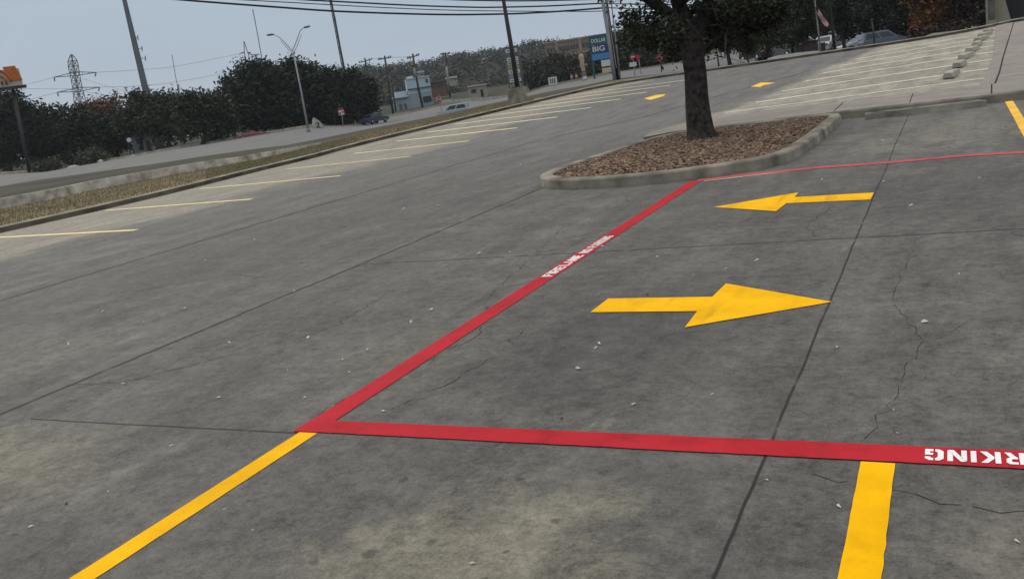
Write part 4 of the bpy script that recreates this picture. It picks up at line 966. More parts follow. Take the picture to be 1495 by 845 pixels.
bbox(MB(), fr, 16, 200, 3.2, 14, -12, 60, k).build('wall', K['dark_wall'], t)
bbox(MB(), fr, 21, 200, 2.6, 14.4, 60, 64, k).build('roof', K['roof_grey'], t)
# cream wall by the road in the middle
def pwall(pts, h, th, name, lab, mt):
    L = [PX(*p) for p in pts]; O = offset_line(L, th); mb = MB(); u_ = Vector((0, 0, 1))
    for i in range(len(L) - 1):
        a, b, c, d = L[i], L[i + 1], O[i + 1], O[i]
        mb.add([a - u_ * .3, b - u_ * .3, c - u_ * .3, d - u_ * .3, a + u_ * h, b + u_ * h, c + u_ * h, d + u_ * h], [(0, 1, 5, 4), (1, 2, 6, 5), (2, 3, 7, 6), (3, 0, 4, 7), (4, 5, 6, 7)])
    mb.build(name, K[mt], label=lab, cat='wall')
pwall([(644, 149, 150), (680, 146.5, 150), (715, 144, 150), (750, 141.5, 150)], .28, .3, 'roadside_wall', 'thin cream roadside wall right of the stop sign', 'rock')
pwall([(1128, 90, 53), (1142, 86, 54), (1165, 82.5, 54), (1196, 79.5, 54)], .22, .3, 'planter_wall', 'low white wall behind the far kerb under the dark trees', 'white_p')

# ------------------------------------------------------------------ poles, masts and wires
def pole_path(pts, D): return [PX(x, y, D) for x, y in pts]
# double-armed street lamp
D = 92; k = D / F; b = PX(450.5, 192.5, D); t = thing('street_lamp', 'tall galvanised street lamp with two raised arms standing by the road', 'street lamp', b)
MB().tube(pole_path([(450.5, 193), (439, 130), (428, 76)], D), [.13, .10, .075], 10).build('pole', K['grey_metal'], t)
MB().tube([b - Vector((0, 0, .1)), b + Vector((0, 0, .35))], [.24, .2], 10).build('base', K['kerb'], t)
for tip, mids, hd in (((399, 50.5), [(427, 75), (419, 66), (408, 55)], ((400, 50.5), (389, 51.8))), ((442, 41.5), [(427, 75), (433, 60), (438, 46)], ((443, 41), (453, 38.5)))):
    ar = MB(); ar.tube(pole_path(mids + [tip], D), .045, 8); lo = [(x + (1.5 if i else 0), y + (3 if i < 3 else 0)) for i, (x, y) in enumerate(mids)]
    ar.tube(pole_path([(428, 80), (lo[1][0], lo[1][1] + 3), (lo[2][0] + .5, lo[2][1] + 2)], D), .035, 6); a_ = ar.build('arm', K['grey_metal'], t)
    h0, h1 = PX(*hd[0], D), PX(*hd[1], D)
    MB().tube([h0, h0.lerp(h1, .2), h0.lerp(h1, .7), h1], [.05, .10, .11, .05], 8).build('lamp_head', K['slate_metal'], a_)
# steel monopole
D = 140; t = thing('monopole', 'massive grey steel monopole rising out of the top of the picture on the left', 'tower', PX(222, 222, D))
MB().tube(pole_path([(238, 228), (216, 146), (198, 70), (181.5, 0), (160, -95)], D), [.72, .52, .44, .34, .24], 14).build('pole', K['slate_metal'], t)
for x, y in ((195, 56), (201, 72), (206, 86)):
    f_ = MB(); f_.tube([PX(x - 2, y, D), PX(x + 6, y - 1, D)], .05, 5); f_.tube([PX(x + 6, y - 4, D), PX(x + 6.5, y + 3, D)], .08, 5); f_.build('antenna', K['slate_metal'], t)
MB().tube(pole_path([(217, 128), (220, 146), (226, 170)], D), [.12, .14, .14], 6).build('cable_duct', K['slate_metal'], t)
# guyed masts
def mast(pts, D, r, lab, mt='tower_steel', extra=None):
    t = thing('radio_mast', lab, 'mast', PX(*pts[0], D), 'thin radio masts on the left')
    mb = MB(); P = pole_path(pts, D); ofs = r * .8
    for a in range(3): mb.tube([p + Vector((math.cos(a * 2.1) * ofs, math.sin(a * 2.1) * ofs, 0)) for p in P], r * .35, 5)
    L = resample(P, r * 4)
    for i in range(len(L) - 1):
        a = (i % 3) * 2.1; c = ((i + 1) % 3) * 2.1
        mb.tube([L[i] + Vector((math.cos(a) * ofs, math.sin(a) * ofs, 0)), L[i + 1] + Vector((math.cos(c) * ofs, math.sin(c) * ofs, 0))], r * .2, 3, False)
    mb.build('mast_frame', K[mt], t)
    if extra: MB().tube(pole_path(extra, D), r * .3, 4).build('guy_wire', K['cable_far'], t)
mast([(508, 140), (502, 104), (492, 50), (481, -8)], 210, .34, 'tall dark radio mast rising behind the oaks right of the street lamp', 'dark_metal', [(506, 112), (497, 68), (489, 24)])
mast([(386, 105), (382, 84), (376, 50), (369, 14)], 330, .17, 'thin pale radio mast just left of the street lamp', 'cable_far')
mast([(267, 170), (262, 140), (256, 110), (251, 80)], 330, .13, 'thinnest short radio mast between the monopole and the two-legged pylon', 'cable_far')
MB().tube(pole_path([(263, 148), (261, 138), (260, 124)], 330), .38, 6).build('antenna_drum', K['tower_steel'], label='short dark antenna drum at the foot of the thinnest radio mast', cat='antenna')
# lattice pylon
D = 320; k = D / F
def lattice(legs, D, bar, mb, hw=None):
    """legs: (x, y, half width in picture units) from the base up; four legs with X bracing"""
    rings_ = []
    for x, y, h in legs:
        c = PX(x, y, D); s = h * D / F; rings_.append([c + Vector((i * s, j * s, 0)) for i, j in ((-1, -1), (1, -1), (1, 1), (-1, 1))])
    for r0_, r1_2 in zip(rings_[:-1], rings_[1:]):
        for q in range(4):
            mb.tube([r0_[q], r1_2[q]], bar, 4, False); mb.tube([r0_[q], r1_2[(q + 1) % 4]], bar * .6, 3, False); mb.tube([r0_[(q + 1) % 4], r1_2[q]], bar * .6, 3, False); mb.tube([r1_2[q], r1_2[(q + 1) % 4]], bar * .6, 3, False)
t = thing('transmission_tower', 'steel lattice transmission tower with two pairs of cross arms at the left', 'tower', PX(126, 226, D))
mb = MB(); lattice([(126, 226, 10), (122, 195, 8), (119, 170, 6.8), (117, 150, 5.8), (115, 138, 5.0), (113, 128, 4.6), (111, 118, 4.4), (109, 107, 4.6), (107, 97, 4.8), (105.8, 89, 4.4), (104.3, 80, .6)], D, .17, mb); mb.build('tower_frame', K['tower_steel'], t)
for (cx0, cy0, lx, ly, rx_, ry_) in ((110, 107, 79, 113, 140, 106), (115, 130, 84, 135, 145, 127.5)):
    for tx, ty in ((lx, ly), (rx_, ry_)):
        am = MB(); am.tube([PX(cx0, cy0 - 2, D), PX(tx, ty, D)], .13, 4); am.tube([PX(cx0, cy0 + 4, D), PX(tx, ty, D)], .13, 4)
        for q in (.35, .65): am.tube([PX(cx0 + (tx - cx0) * q, cy0 - 2 + (ty - cy0 + 2) * q, D), PX(cx0 + (tx - cx0) * q, cy0 + 4 + (ty - cy0 - 4) * q, D)], .1, 3)
        a_ = am.build('cross_arm', K['tower_steel'], t)
        MB().tube([PX(tx, ty, D), PX(tx + (1 if tx < cx0 else -1), ty + 6, D)], .22, 5).build('insulator', K['dark_metal'], a_)
t = thing('transmission_tower', 'small far pylon with two slim legs above the tall oaks', 'tower', PX(364, 120, 420))
mb = MB(); D2 = 420; mb.tube(pole_path([(360, 100), (357, 78), (356, 61)], D2), .2, 5); mb.tube(pole_path([(368, 100), (362, 78), (356.5, 61)], D2), .2, 5); mb.build('tower_frame', K['tower_steel'], t)
MB().tube(pole_path([(351, 78.5), (357, 76.5)], D2), .3, 5).build('cross_arm', K['tower_steel'], t); MB().tube(pole_path([(362, 77), (369, 81.5)], D2), .3, 5).build('cross_arm', K['tower_steel'], t)
# transmission wires
def wire(pts, r, mt, lab, name='power_line', grp=None):
    P = [PX(*p) for p in pts]
    # catmull smoothing
    Q = []
    for i in range(len(P) - 1):
        a, b, c, d = P[max(0, i - 1)], P[i], P[i + 1], P[min(len(P) - 1, i + 2)]
        for s in range(6):
            u = s / 6; Q.append(.5 * ((2 * b) + (c - a) * u + (2 * a - 5 * b + 4 * c - d) * u * u + (3 * b - a - 3 * c + d) * u ** 3))
    Q.append(P[-1]); MB().tube(Q, r, 6).build(name, K[mt], label=lab, cat='power line', group=grp)
TW = 'thin transmission wires on the left'
wire([(79, 113, 320), (38, 123.5, 318), (-30, 136, 315)], .05, 'cable_far', 'faint wire running left from the upper arm of the lattice tower', grp=TW)
wire([(84, 135, 320), (50, 144, 318), (-30, 166, 315)], .05, 'cable_far', 'faint wire running left from the lower arm of the lattice tower', grp=TW)
wire([(140, 106, 320), (200, 102.5, 340), (260, 96.5, 370), (352, 78.5, 420)], .06, 'cable_far', 'faint wire from the upper tower arm to the small two-legged pylon', grp=TW)
wire([(145, 127.5, 320), (200, 126, 340), (250, 121, 370), (340, 105, 415)], .06, 'cable_far', 'faint wire from the lower tower arm towards the tall oaks', grp=TW)
wire([(120, 115, 320), (160, 127, 300), (215, 141, 260), (300, 165, 230)], .05, 'cable_far', 'faint wire falling to the right from the tower past the monopole', grp=TW)
wire([(125, 134, 320), (170, 142, 300), (230, 152, 270)], .05, 'cable_far', 'lowest faint wire falling to the right behind the russet tree', grp=TW)
wire([(28, 129.5, 320), (70, 130, 320), (110, 130, 320)], .05, 'cable_far', 'faint level wire between the orange-roofed sign and the tower', grp=TW)
# utility poles with cross arms
def upole(pts, D, r, arm, lab, mt='wood', pale=None):
    t = thing('utility_pole', lab, 'utility pole', PX(*pts[0], D), 'utility poles along the side street')
    MB().tube(pole_path(pts, D), [r, r * .95, r * .8][:len(pts)] if len(pts) < 4 else r, 8).build('pole', K[mt], t)
    if pale: MB().tube(pole_path(pale, D), r * 1.12, 8).build('pole_sleeve', K['palewood'], t)
    (x0, y0, x1, y1) = arm
    a_ = MB().tube(pole_path([(x0, y0), (x1, y1)], D), .11, 5).build('cross_arm', K[mt], t)
    for q in (.05, .22, .8, .97):
        x = x0 + (x1 - x0) * q; y = y0 + (y1 - y0) * q; MB().tube(pole_path([(x, y), (x - .3, y - 2.4)], D), .11, 5).build('insulator', K['dark_metal'], a_)
    return t
upole([(541, 145), (537, 112), (532.5, 85)], 210, .22, (524, 92, 543, 87), 'utility pole nearest the dark oaks, standing before the hill')
upole([(574, 166), (567, 122), (561.5, 82)], 165, .21, (552, 87.5, 571, 84), 'dark utility pole left of the pale blue building')
upole([(578, 163), (574, 135), (570, 100)], 170, .16, (567, 104, 574, 101), 'shorter pole with a small arm touching the dark utility pole')
upole([(617, 157), (609, 120), (602.5, 79)], 160, .21, (594, 86, 612, 80.5), 'utility pole in front of the pale blue building', pale=[(607.5, 113), (605, 100)])
upole([(657, 142), (653, 110), (650, 77)], 175, .2, (645, 80, 657, 78.5), 'utility pole with a pale lower half at the right of the pale blue building', pale=[(655, 133), (653.5, 112), (652, 98)])
upole([(782, 128), (779, 95), (776, 64)], 200, .18, (770, 66.5, 781, 64), 'utility pole in the trees just right of the tenant sign')
upole([(803, 90), (801.5, 74), (800, 60)], 300, .22, (794, 62, 801, 61), 'short grey utility pole at the left corner of the brown office building')
wire([(533, 88, 210), (548, 86, 188), (561, 86, 165)], .035, 'cable_far', 'slack wire between the two leftmost side street poles', grp='side street wires')
wire([(571, 84, 165), (585, 84, 163), (600, 83, 160)], .035, 'cable_far', 'slack wire between the middle side street poles', grp='side street wires')
# lot light pole on a concrete pier
b = GS(757.5, 154.5); D = depth(b) + .1; k = D / F; t = thing('light_pole', 'dark bronze parking lot light pole on a square concrete pier', 'light pole', b)
o, a, f_, u_ = b, Vector((.97, -.24, 0)), Vector((.24, .97, 0)), Vector((0, 0, 1))
hb_ = 26 * k
MB().box(o, a, f_, u_, -10 * k, 10 * k, -10 * k, 10 * k, -.1, hb_).build('pier', K['kerb'], t)
MB().box(o, a, f_, u_, -5 * k, 4 * k, -4 * k, 4 * k, hb_, hb_ + 1.4 * k).build('base_plate', K['bronze'], t)
MB().tube([PX(755.3, 127.5, D), PX(745, 60, D), PX(734.5, -2, D), PX(722, -75, D)], [3.6 * k, 3.2 * k, 2.6 * k, 2.1 * k], 10).build('pole', K['bronze'], t)
# twin poles at the kerb
b = GS(900, 119.5, .0); D = depth(b) + .6; k = D / F
t = thing('light_pole', 'pale grey square pole, leftmost of the three poles at the kerb', 'light pole', PX(898, 121.5, D)); MB().tube(pole_path([(898.3, 121.5), (889, 58), (879.5, 0), (868, -60)], D), [2.8 * k, 2.7 * k, 2.6 * k, 2.4 * k], 8).build('pole', K['grey_metal'], t)
MB().tube(pole_path([(900, 100), (884.5, 0)], D - .15), .6 * k, 5).build('conduit', K['palewood'], t)
t = thing('utility_pole', 'black wooden pole, middle one of the three poles at the kerb', 'utility pole', PX(902.5, 120, D + .3)); MB().tube(pole_path([(902.7, 121), (893.5, 58), (885, 0), (876, -60)], D + .3), [2.6 * k, 2.3 * k, 2.0 * k, 1.8 * k], 8).build('pole', K['cable'], t)
MB().tube(pole_path([(881, 6.5), (897, 4.5)], D + .3), .7 * k, 5).build('cross_arm', K['cable'], t)
MB().ball(PX(890.5, 5.5, D + .2), 2.0 * k, 2.0 * k, 1.6 * k).build('insulator', K['dark_metal'], t)
t = thing('utility_pole', 'slim grey pole, rightmost of the three poles at the kerb', 'utility pole', PX(906, 119, D + .5)); MB().tube(pole_path([(906, 119.5), (899, 60), (892, 0), (885, -55)], D + .5), [1.2 * k, 1.1 * k, .9 * k, .8 * k], 8).build('pole', K['grey_metal'], t)
# overhead wires
W = 'overhead wires above the lot edge'; d2 = D + .3
W = W
wire([(886, 5, d2), (860, 6.2, d2), (800, 9.2, d2 - 1), (738, 10.8, d2 - 2), (690, 11, d2 - 3), (600, 8.2, d2 - 4), (500, 3, d2 - 5), (430, -.8, d2 - 6), (300, -10, d2 - 7)], .042, 'cable', 'middle thick black overhead wire, reaching the black pole near the top', grp=W)
wire([(886, 11.5, d2), (850, 14.5, d2), (800, 18, d2 - 1), (738, 20.8, d2 - 2), (640, 21.6, d2 - 3), (500, 17.2, d2 - 5), (400, 10.5, d2 - 6), (300, 3, d2 - 7), (240, -2, d2 - 8)], .050, 'cable', 'lowest thick black overhead wire sagging across the whole sky', grp=W)
wire([(886, 16.5, d2), (840, 17.2, d2), (735, 16.6, d2 - 2), (640, 14.8, d2 - 3), (540, 10.5, d2 - 5), (440, 5, d2 - 6), (340, -.5, d2 - 7)], .024, 'cable', 'thin grey overhead wire between the two thick black ones', grp=W)
wire([(886, -1, d2), (800, 1.2, d2 - 1), (740, 1.6, d2 - 2), (670, .3, d2 - 3), (600, -2.5, d2 - 4)], .042, 'cable', 'highest thick black overhead wire grazing the top of the picture', grp=W)
wire([(886, 5.5, d2), (920, 6.3, d2 - 8), (990, 7, d2 - 14), (1100, 6, d2 - 20)], .03, 'cable', 'upper overhead wire from the black pole into the oak branches', grp=W)
wire([(886, 11.5, d2), (925, 13.3, d2 - 8), (990, 14.5, d2 - 14), (1100, 15, d2 - 20)], .03, 'cable', 'lower overhead wire from the black pole into the oak branches', grp=W)

# ------------------------------------------------------------------ signs
def text_part(txt, fr, x, z, h, mt, parent, name='lettering', off=-.12, wide=1.0):
    cu = bpy.data.curves.new('t', 'FONT'); cu.body = txt; cu.size = 1.0; cu.extrude = .0; cu.offset = .02
    ob = bpy.data.objects.new('t', cu); COL.objects.link(ob); dg = bpy.context.evaluated_depsgraph_get(); me = bpy.data.meshes.new_from_object(ob.evaluated_get(dg))
    mb = MB(); o, a, f_, u_ = fr; mb.add([o + a * (x + v.co.x * h * wide) + f_ * off + u_ * (z + v.co.y * h) for v in me.vertices], [tuple(p.vertices) for p in me.polygons])
    bpy.data.objects.remove(ob); bpy.data.curves.remove(cu); return mb.build(name, K[mt], parent)
# orange-roofed pylon sign
D = 75; k = D / F; fr = frame(18, 130, D); t = thing('pylon_sign', 'orange and cream shop sign on a dark post at the left edge', 'sign', PX(42, 243, D))
MB().tube(pole_path([(43, 250), (30, 185), (18, 126)], D), [.16, .14, .13], 8).build('post', K['dark_metal'], t)
bbox(MB(), fr, -34, 15, -.5, .5, 3, 27, k).build('cabinet', K['cream'], t)
mb = MB(); o, a, f_, u_ = fr
P = [o + a * (x * k) + f_ * y + u_ * (z * k) for x, y, z in ((-2, -.62, 11), (16, -.62, 11), (16, .62, 11), (-2, .62, 11), (-5, -.55, 31), (11, -.55, 31), (11, .55, 31), (-5, .55, 31))]
mb.add(P, [(0, 1, 5, 4), (1, 2, 6, 5), (2, 3, 7, 6), (3, 0, 4, 7), (4, 5, 6, 7), (3, 2, 1, 0)]); mb.build('mansard_panel', K['orange'], t)
am = MB()
for rr_, wd_ in ((17, 1.6), (10.5, 1.2)):
    am.tube([o + a * ((-15 + rr_ * math.cos(q)) * k) + f_ * -.62 + u_ * ((8 + rr_ * math.sin(q) * 1.15) * k) for q in np.linspace(.1, math.pi - .1, 18)], wd_ * k, 6)
am.build('arch', K['orange'], t)
mb = MB()
for x in (-11, -5.5): mb.tube([o + a * (x * k) + f_ * -.6 + u_ * (6 * k), o + a * (x * k) + f_ * -.6 + u_ * (12 * k)], 1.2 * k, 6)
mb.build('emblem', K['dark_metal'], t)
bbox(MB(), fr, -36, 19, -.7, .7, 0, 3, k).build('ledge', K['green_dk'], t)
# tenant pylon
D = 120; k = D / F; fr = frame(742, 124, D); t = thing('tenant_sign', 'tall grey-framed tenant sign with stacked small panels behind the light pole', 'sign', fr[0])
tl = lambda x, z: (x - z * .16)
def slab(mb, x0, x1, z0, z1, y0, y1, lean=.17):
    P = [o + a * ((x - z * lean * .0) * k) + f_ * y + u_ * (z * k) for y in (y0, y1) for x, z in ((x0, z0), (x1, z0), (x1, z1), (x0, z1))]
    mb.add(P, [(0, 1, 2, 3), (7, 6, 5, 4), (0, 4, 5, 1), (1, 5, 6, 2), (2, 6, 7, 3), (3, 7, 4, 0)]); return mb
o, a, f_, u_ = fr
fm = MB(); slab(fm, 0, 2.6, -8, 52, -.2, .2); slab(fm, 20, 22.6, -8, 54, -.2, .2); slab(fm, 2.6, 20, 50, 53, -.18, .18); fm.build('sign_frame', K['slate_metal'], t)
z = 45; cols = ['white_p', 'slate_metal', 'white_p', 'cream', 'lime', 'white_p', 'grey_metal', 'white_p']; random.seed(3)
for i, c in enumerate(cols):
    z1 = 49.5 - i * 6; slab(MB(), 3.2, 19.6, z1 - 5, z1, -.12, .12).build('panel', K[c], t)
    if c in ('white_p', 'lime', 'cream'):
        tb_ = MB()
        for q in range(3): slab(tb_, 5 + q * 4.6, 8.2 + q * 4.6, z1 - 3.6, z1 - 1.6, -.14, -.122)
        tb_.build('stripe', K['slate_metal'], t)
# shop pylon: teal, navy and light blue
D = 105; k = D / F; fr = frame(868, 112, D); o, a, f_, u_ = fr; t = thing('shop_sign', 'tall blue shop sign with DOLLAR and BIG panels left of the three poles', 'sign', fr[0])
fm = MB(); slab(fm, -1.5, 1.2, -8, 58, -.25, .25); slab(fm, 25, 27, -8, 58, -.25, .25); fm.build('post', K['teal'], t)
for (z0, z1, c, tx, tm, hh_) in ((44, 57, 'teal', 'DOLLAR', 'white_p', 5.4), (31.5, 43, 'navy', 'BIG', 'white_p', 7.5), (22.5, 31, 'sky_blue', None, None, 0), (12, 21, 'white_p', None, None, 0), (3, 10, 'cream', None, None, 0)):
    x0 = 0 if z0 > 22 else 12
    p_ = slab(MB(), x0, 25, z0, z1, -.3, .3).build('panel', K[c], t)
    if tx: text_part(tx, fr, (x0 + 1.2) * k, (z0 + 3) * k, hh_ * k * 1.35, tm, p_, off=-.31, wide=.74 if tx == 'DOLLAR' else 1.2)
# stop sign
def post(px, py, px2, py2, D, r, mt, t): MB().tube([PX(px, py, D), PX(px2, py2, D)], r, 6).build('post', K[mt], t)
D = 118; k = D / F; t = thing('stop_sign', 'red octagonal stop sign by the road below the pale blue building', 'road sign', PX(646, 166, D)); post(646, 168, 640.5, 142, D, .04, 'grey_metal', t)
def disc(px, py, D, r, n, mt, name, t, off=.0, rot=0.0, sy=1.0):
    o, a, f_, u_ = frame(px, py, D); mb = MB(); P = []
    for y in (-.02, .02):
        for i in range(n): q = 2 * math.pi * (i + .5) / n + rot; P.append(o + a * (r * math.cos(q)) + u_ * (r * math.sin(q) * sy) + f_ * (y + off))
    mb.add(P, [tuple(range(n)), tuple(range(2 * n - 1, n - 1, -1))] + [(i, i + n, (i + 1) % n + n, (i + 1) % n) for i in range(n)]); return mb.build(name, K[mt], t)
disc(641, 145, D, 4.6 * k, 8, 'white_p', 'border', t, -.05); f0 = disc(641, 145, D, 4.1 * k, 8, 'stop_red', 'sign_face', t, -.10)
fr = frame(641, 145, D); text_part('STOP', fr, -3.3 * k, -1.2 * k, 3.4 * k, 'white_p', f0, off=-.125, wide=.8)
# red and white small sign under the oaks
D = 108; k = D / F; fr = frame(499, 168, D); t = thing('small_sign', 'little red and white sign in front of the dark oaks', 'sign', PX(501, 184, D)); post(501, 186, 499, 165, D, .04, 'grey_metal', t)
p_ = bbox(MB(), fr, -4, 4, -.1, -.04, 0, 10, k).build('panel', K['white_p'], t); bbox(MB(), fr, -4, 4, -.12, -.102, 6.5, 10, k).build('stripe', K['stop_red'], p_); bbox(MB(), fr, -3.4, -.5, -.12, -.102, .8, 4, k).build('stripe', K['stop_red'], p_); bbox(MB(), fr, .8, 3.6, -.12, -.102, 2.5, 5.2, k).build('stripe', K['stop_red'], p_)
# white stone sign
D = 106; k = D / F; b = PX(465, 190.5, D); o, a, f_, u_ = frame(465, 190.5, D); t = thing('stone_sign', 'rough white upright stone with a dark figure, right of the street lamp foot', 'sign', b)
oc = [(-8, -1), (9, -1), (7.5, 6), (5, 12), (3, 14), (-1, 18), (-4, 19), (-5.5, 17.5), (-6.5, 14), (-7.5, 8)]
P = [o + a * (x * k) + f_ * (y + .06 * math.sin(x)) + u_ * (z * k) for y in (-.25, .25) for x, z in oc]; n = len(oc)
mb = MB(); mb.add(P, [tuple(range(n)), tuple(range(2 * n - 1, n - 1, -1))] + [(i, i + n, (i + 1) % n + n, (i + 1) % n) for i in range(n)]); st = mb.build('stone', K['rock'], t)
text_part('2', (o, a, f_, u_), -2.5 * k, 4 * k, 11 * k, 'dark_metal', st, 'numeral', -.34, 1.1)
# little blue-white round sign and post
D = 114; k = D / F; t = thing('round_sign', 'small white round sign with a blue rim under the trees on the left', 'sign', PX(191, 228, D)); post(191, 230, 187.5, 207, D, .05, 'brown_trim' if False else 'wood', t)
disc(187.5, 204.5, D, 4.4 * k, 14, 'navy', 'border', t, -.06); disc(188.5, 204.5, D, 3.2 * k, 14, 'white_p', 'sign_face', t, -.11)
# white square board
D = 90; k = D / F; fr = frame(808, 126, D); t = thing('notice_board', 'white square notice board on a short post behind the far kerb', 'sign', PX(810, 137, D)); post(811, 139, 808, 120, D, .05, 'grey_metal', t)
bd = bbox(MB(), fr, -6.3, 6.3, -.12, -.05, 2, 13, k).build('board', K['white_p'], t); ln = MB()
for q in range(3): bbox(ln, fr, -4 + q * 3, -2.2 + q * 3, -.14, -.122, 4, 11, k)
ln.build('print', K['roof_grey'], bd)
bbox(MB(), fr, -6, 5, -.3, .3, -13, -10, k).build('foot_block', K['white_p'], t)
# red regulatory signs
D = 62; k = D / F; t = thing('road_sign', 'faded red sign above a white plate on a thin post right of the three poles', 'road sign', PX(927, 115, D)); post(927.5, 117, 924, 80, D, .03, 'palewood', t)
fr = frame(924.5, 97.5, D); disc(924, 83.5, D, 4.4 * k, 16, 'pink_red', 'sign_face', t, -.05); bbox(MB(), fr, -5.2, 5.2, -.06, -.03, 0, 6.2, k).build('plate', K['white_p'], t)
bx_ = frame(924, 83.5, D); bbox(MB(), bx_, -2.6, 2.6, -.09, -.075, -.7, .7, k).build('bar', K['white_p'], t)
t = thing('road_sign', 'red round sign seen between the plate sign and the crossing sign', 'road sign', PX(936, 112, D + 6)); post(936.5, 112, 932, 84, D + 6, .03, 'grey_metal', t); disc(931.5, 83.5, D + 6, 4.3 * k, 16, 'stop_red', 'sign_face', t, -.05)
t = thing('road_sign', 'red sign topped by a small pale plate on a black post with a heavy foot', 'road sign', PX(966, 111, D)); post(966.5, 112, 963, 72, D, .035, 'dark_metal', t)
disc(963.2, 85, D, 4.6 * k, 8, 'pink_red', 'sign_face', t, -.06); fr = frame(963, 74, D); bbox(MB(), fr, -2.8, 2.8, -.06, -.03, -3, 3, k).build('plate', K['palewood'], t)
fr = frame(963, 111, D); bbox(MB(), fr, -5, 3.5, -.25, .25, -2, 1.2, k).build('foot_block', K['dark_metal'], t)
# peach inflatable advertising figure
D = 120; k = D / F; o, a, f_, u_ = frame(854, 114, D); t = thing('advertising_figure', 'tall peach inflatable advertising figure on a white base beside the blue shop sign', 'inflatable', o)
mb = MB(); mb.tube([o + a * (x * k) + u_ * (z * k) for x, z in ((0, 3), (-.5, 10), (-1.5, 18), (-1, 24), (-1.5, 29), (-1.8, 33), (-2, 34.5))], [3.2 * k, 2.4 * k, 3.4 * k, 3.0 * k, 3.9 * k, 3.2 * k, 1.2 * k], 10); bd = mb.build('body', K['skin_balloon'], t)
MB().tube([o + a * (1 * k) + u_ * (18 * k), o + a * (4.5 * k) + u_ * (19 * k), o + a * (5.5 * k) + u_ * (16 * k)], 1.0 * k, 7).build('arm', K['skin_balloon'], t)
MB().tube([o + u_ * (-4 * k), o + u_ * (1 * k), o + u_ * (3.4 * k)], [3.6 * k, 3.2 * k, 1.6 * k], 10).build('base', K['white_p'], t)
MB().tube([o + a * (-.4 * k) + u_ * (8 * k), o + a * (-.4 * k) + u_ * (10.4 * k)], 2.9 * k, 10).build('belt', K['pink_red'], t)
D = 118; k = D / F
for x, y, w1, h1, lab in ((834, 119, 3, 9, 'first small red and white flag sign beside the inflatable figure'), (841, 118, 3, 8, 'second small red and white flag sign beside the inflatable figure')):
    fr = frame(x, y, D); t = thing('feather_flag', lab, 'flag', fr[0], 'small red flag signs'); MB().tube([fr[0] - Vector((0, 0, .5)), fr[0] + Vector((0, 0, 11 * k))], .03, 5).build('post', K['grey_metal'], t)
    bbox(MB(), fr, 0, w1, -.02, .02, 3, 10, k).build('cloth', K['pink_red'], t); bbox(MB(), fr, 0, w1, -.03, -.022, 5.5, 7.2, k).build('stripe', K['white_p'], t)

# flagpole
D = 56; k = D / F; b = PX(1198, 77.5, D); t = thing('flagpole', 'pale tall flagpole beyond the far kerb', 'flagpole', b); MB().tube([PX(1198, 78.5, D), PX(1194, 40, D), PX(1189, -3, D), PX(1182, -70, D)], [1.5 * k, 1.3 * k, 1.1 * k, .9 * k], 8).build('pole', K['palewood'], t)
MB().ball(PX(1181.8, -71.5, D), 1.9 * k, 1.9 * k, 1.9 * k).build('finial', K['grey_metal'], t)
# hanging flag: stripes fall diagonally from the hoist
fl = thing('flag', 'drooping red and white striped flag with a blue corner hanging from the flagpole', 'flag', PX(1190, 11, D))
top = [(1190.2, 10), (1195, 13), (1199, 19), (1203, 25), (1207, 30), (1210, 35)]; bot = [(1191.2, 21), (1194.5, 24), (1197.5, 29), (1201, 35), (1205, 39), (1208.5, 41)]
nst = 9
for s in range(nst):
    rows_ = []
    for e in (s / nst, (s + 1) / nst):
        rows_.append([PX(tx + (bx2 - tx) * e, ty + (by - ty) * e, D + .10 * math.sin(i * 1.9 + e * 3) - .15 * (i > 0)) for i, ((tx, ty), (bx2, by)) in enumerate(zip(top, bot))])
    mb = MB()
    r_a, r_b = rows_; q_ = [[p + Vector((.0, .02, 0)) for p in r] for r in (r_a, r_b)]
    mb.sheet([r_a, r_b]); mb.sheet([q_[1], q_[0]]); mb.build('stripe', K['flag_red' if s % 2 == 0 else 'flag_white'], fl)
mb = MB(); mb.sheet([[PX(tx + (bx2 - tx) * e, ty + (by - ty) * e, D - .28) for (tx, ty), (bx2, by) in list(zip(top, bot))[:2]] for e in (0, .25, .5)]); mb.build('canton', K['flag_blue'], fl)
# other posts
t = thing('fence_post', 'short dark post holding the cable fence, left of the slim trunk', 'post', PX(1050, 100, 54)); MB().tube(pole_path([(1050, 101), (1047.5, 82)], 54), .055, 6).build('post', K['dark_metal'], t)
MB().ball(PX(1047.4, 81.6, 54), .07, .07, .05).build('cap', K['dark_metal'], t)
wire([(1047.6, 84, 54), (1036, 88, 54), (1026, 93, 54)], .018, 'dark_metal', 'slack cable running left from the cable fence post', 'fence_cable', 'fence cables')
wire([(1047.6, 83, 54), (1066, 86, 55), (1088, 92, 56)], .018, 'dark_metal', 'slack cable running right from the cable fence post to the small tree', 'fence_cable', 'fence cables')
D = 57; k = D / F
t = thing('utility_pole', 'dark green-black pole between the flag and the shaggy narrow tree', 'utility pole', PX(1219, 75, D)); MB().tube(pole_path([(1219.5, 77), (1215, 40), (1211, 0), (1204, -60)], D), [2.3 * k, 1.9 * k, 1.6 * k, 1.4 * k], 8).build('pole', K['bark'], t)
t = thing('lamp_post', 'thin dark post in front of the parked people carrier', 'post', PX(1277, 67, 55)); MB().tube(pole_path([(1277, 69), (1275.5, 50), (1273, 30)], 55), .055, 6).build('post', K['dark_metal'], t); MB().ball(PX(1273, 29.5, 55), .1, .1, .07).build('cap', K['dark_metal'], t)
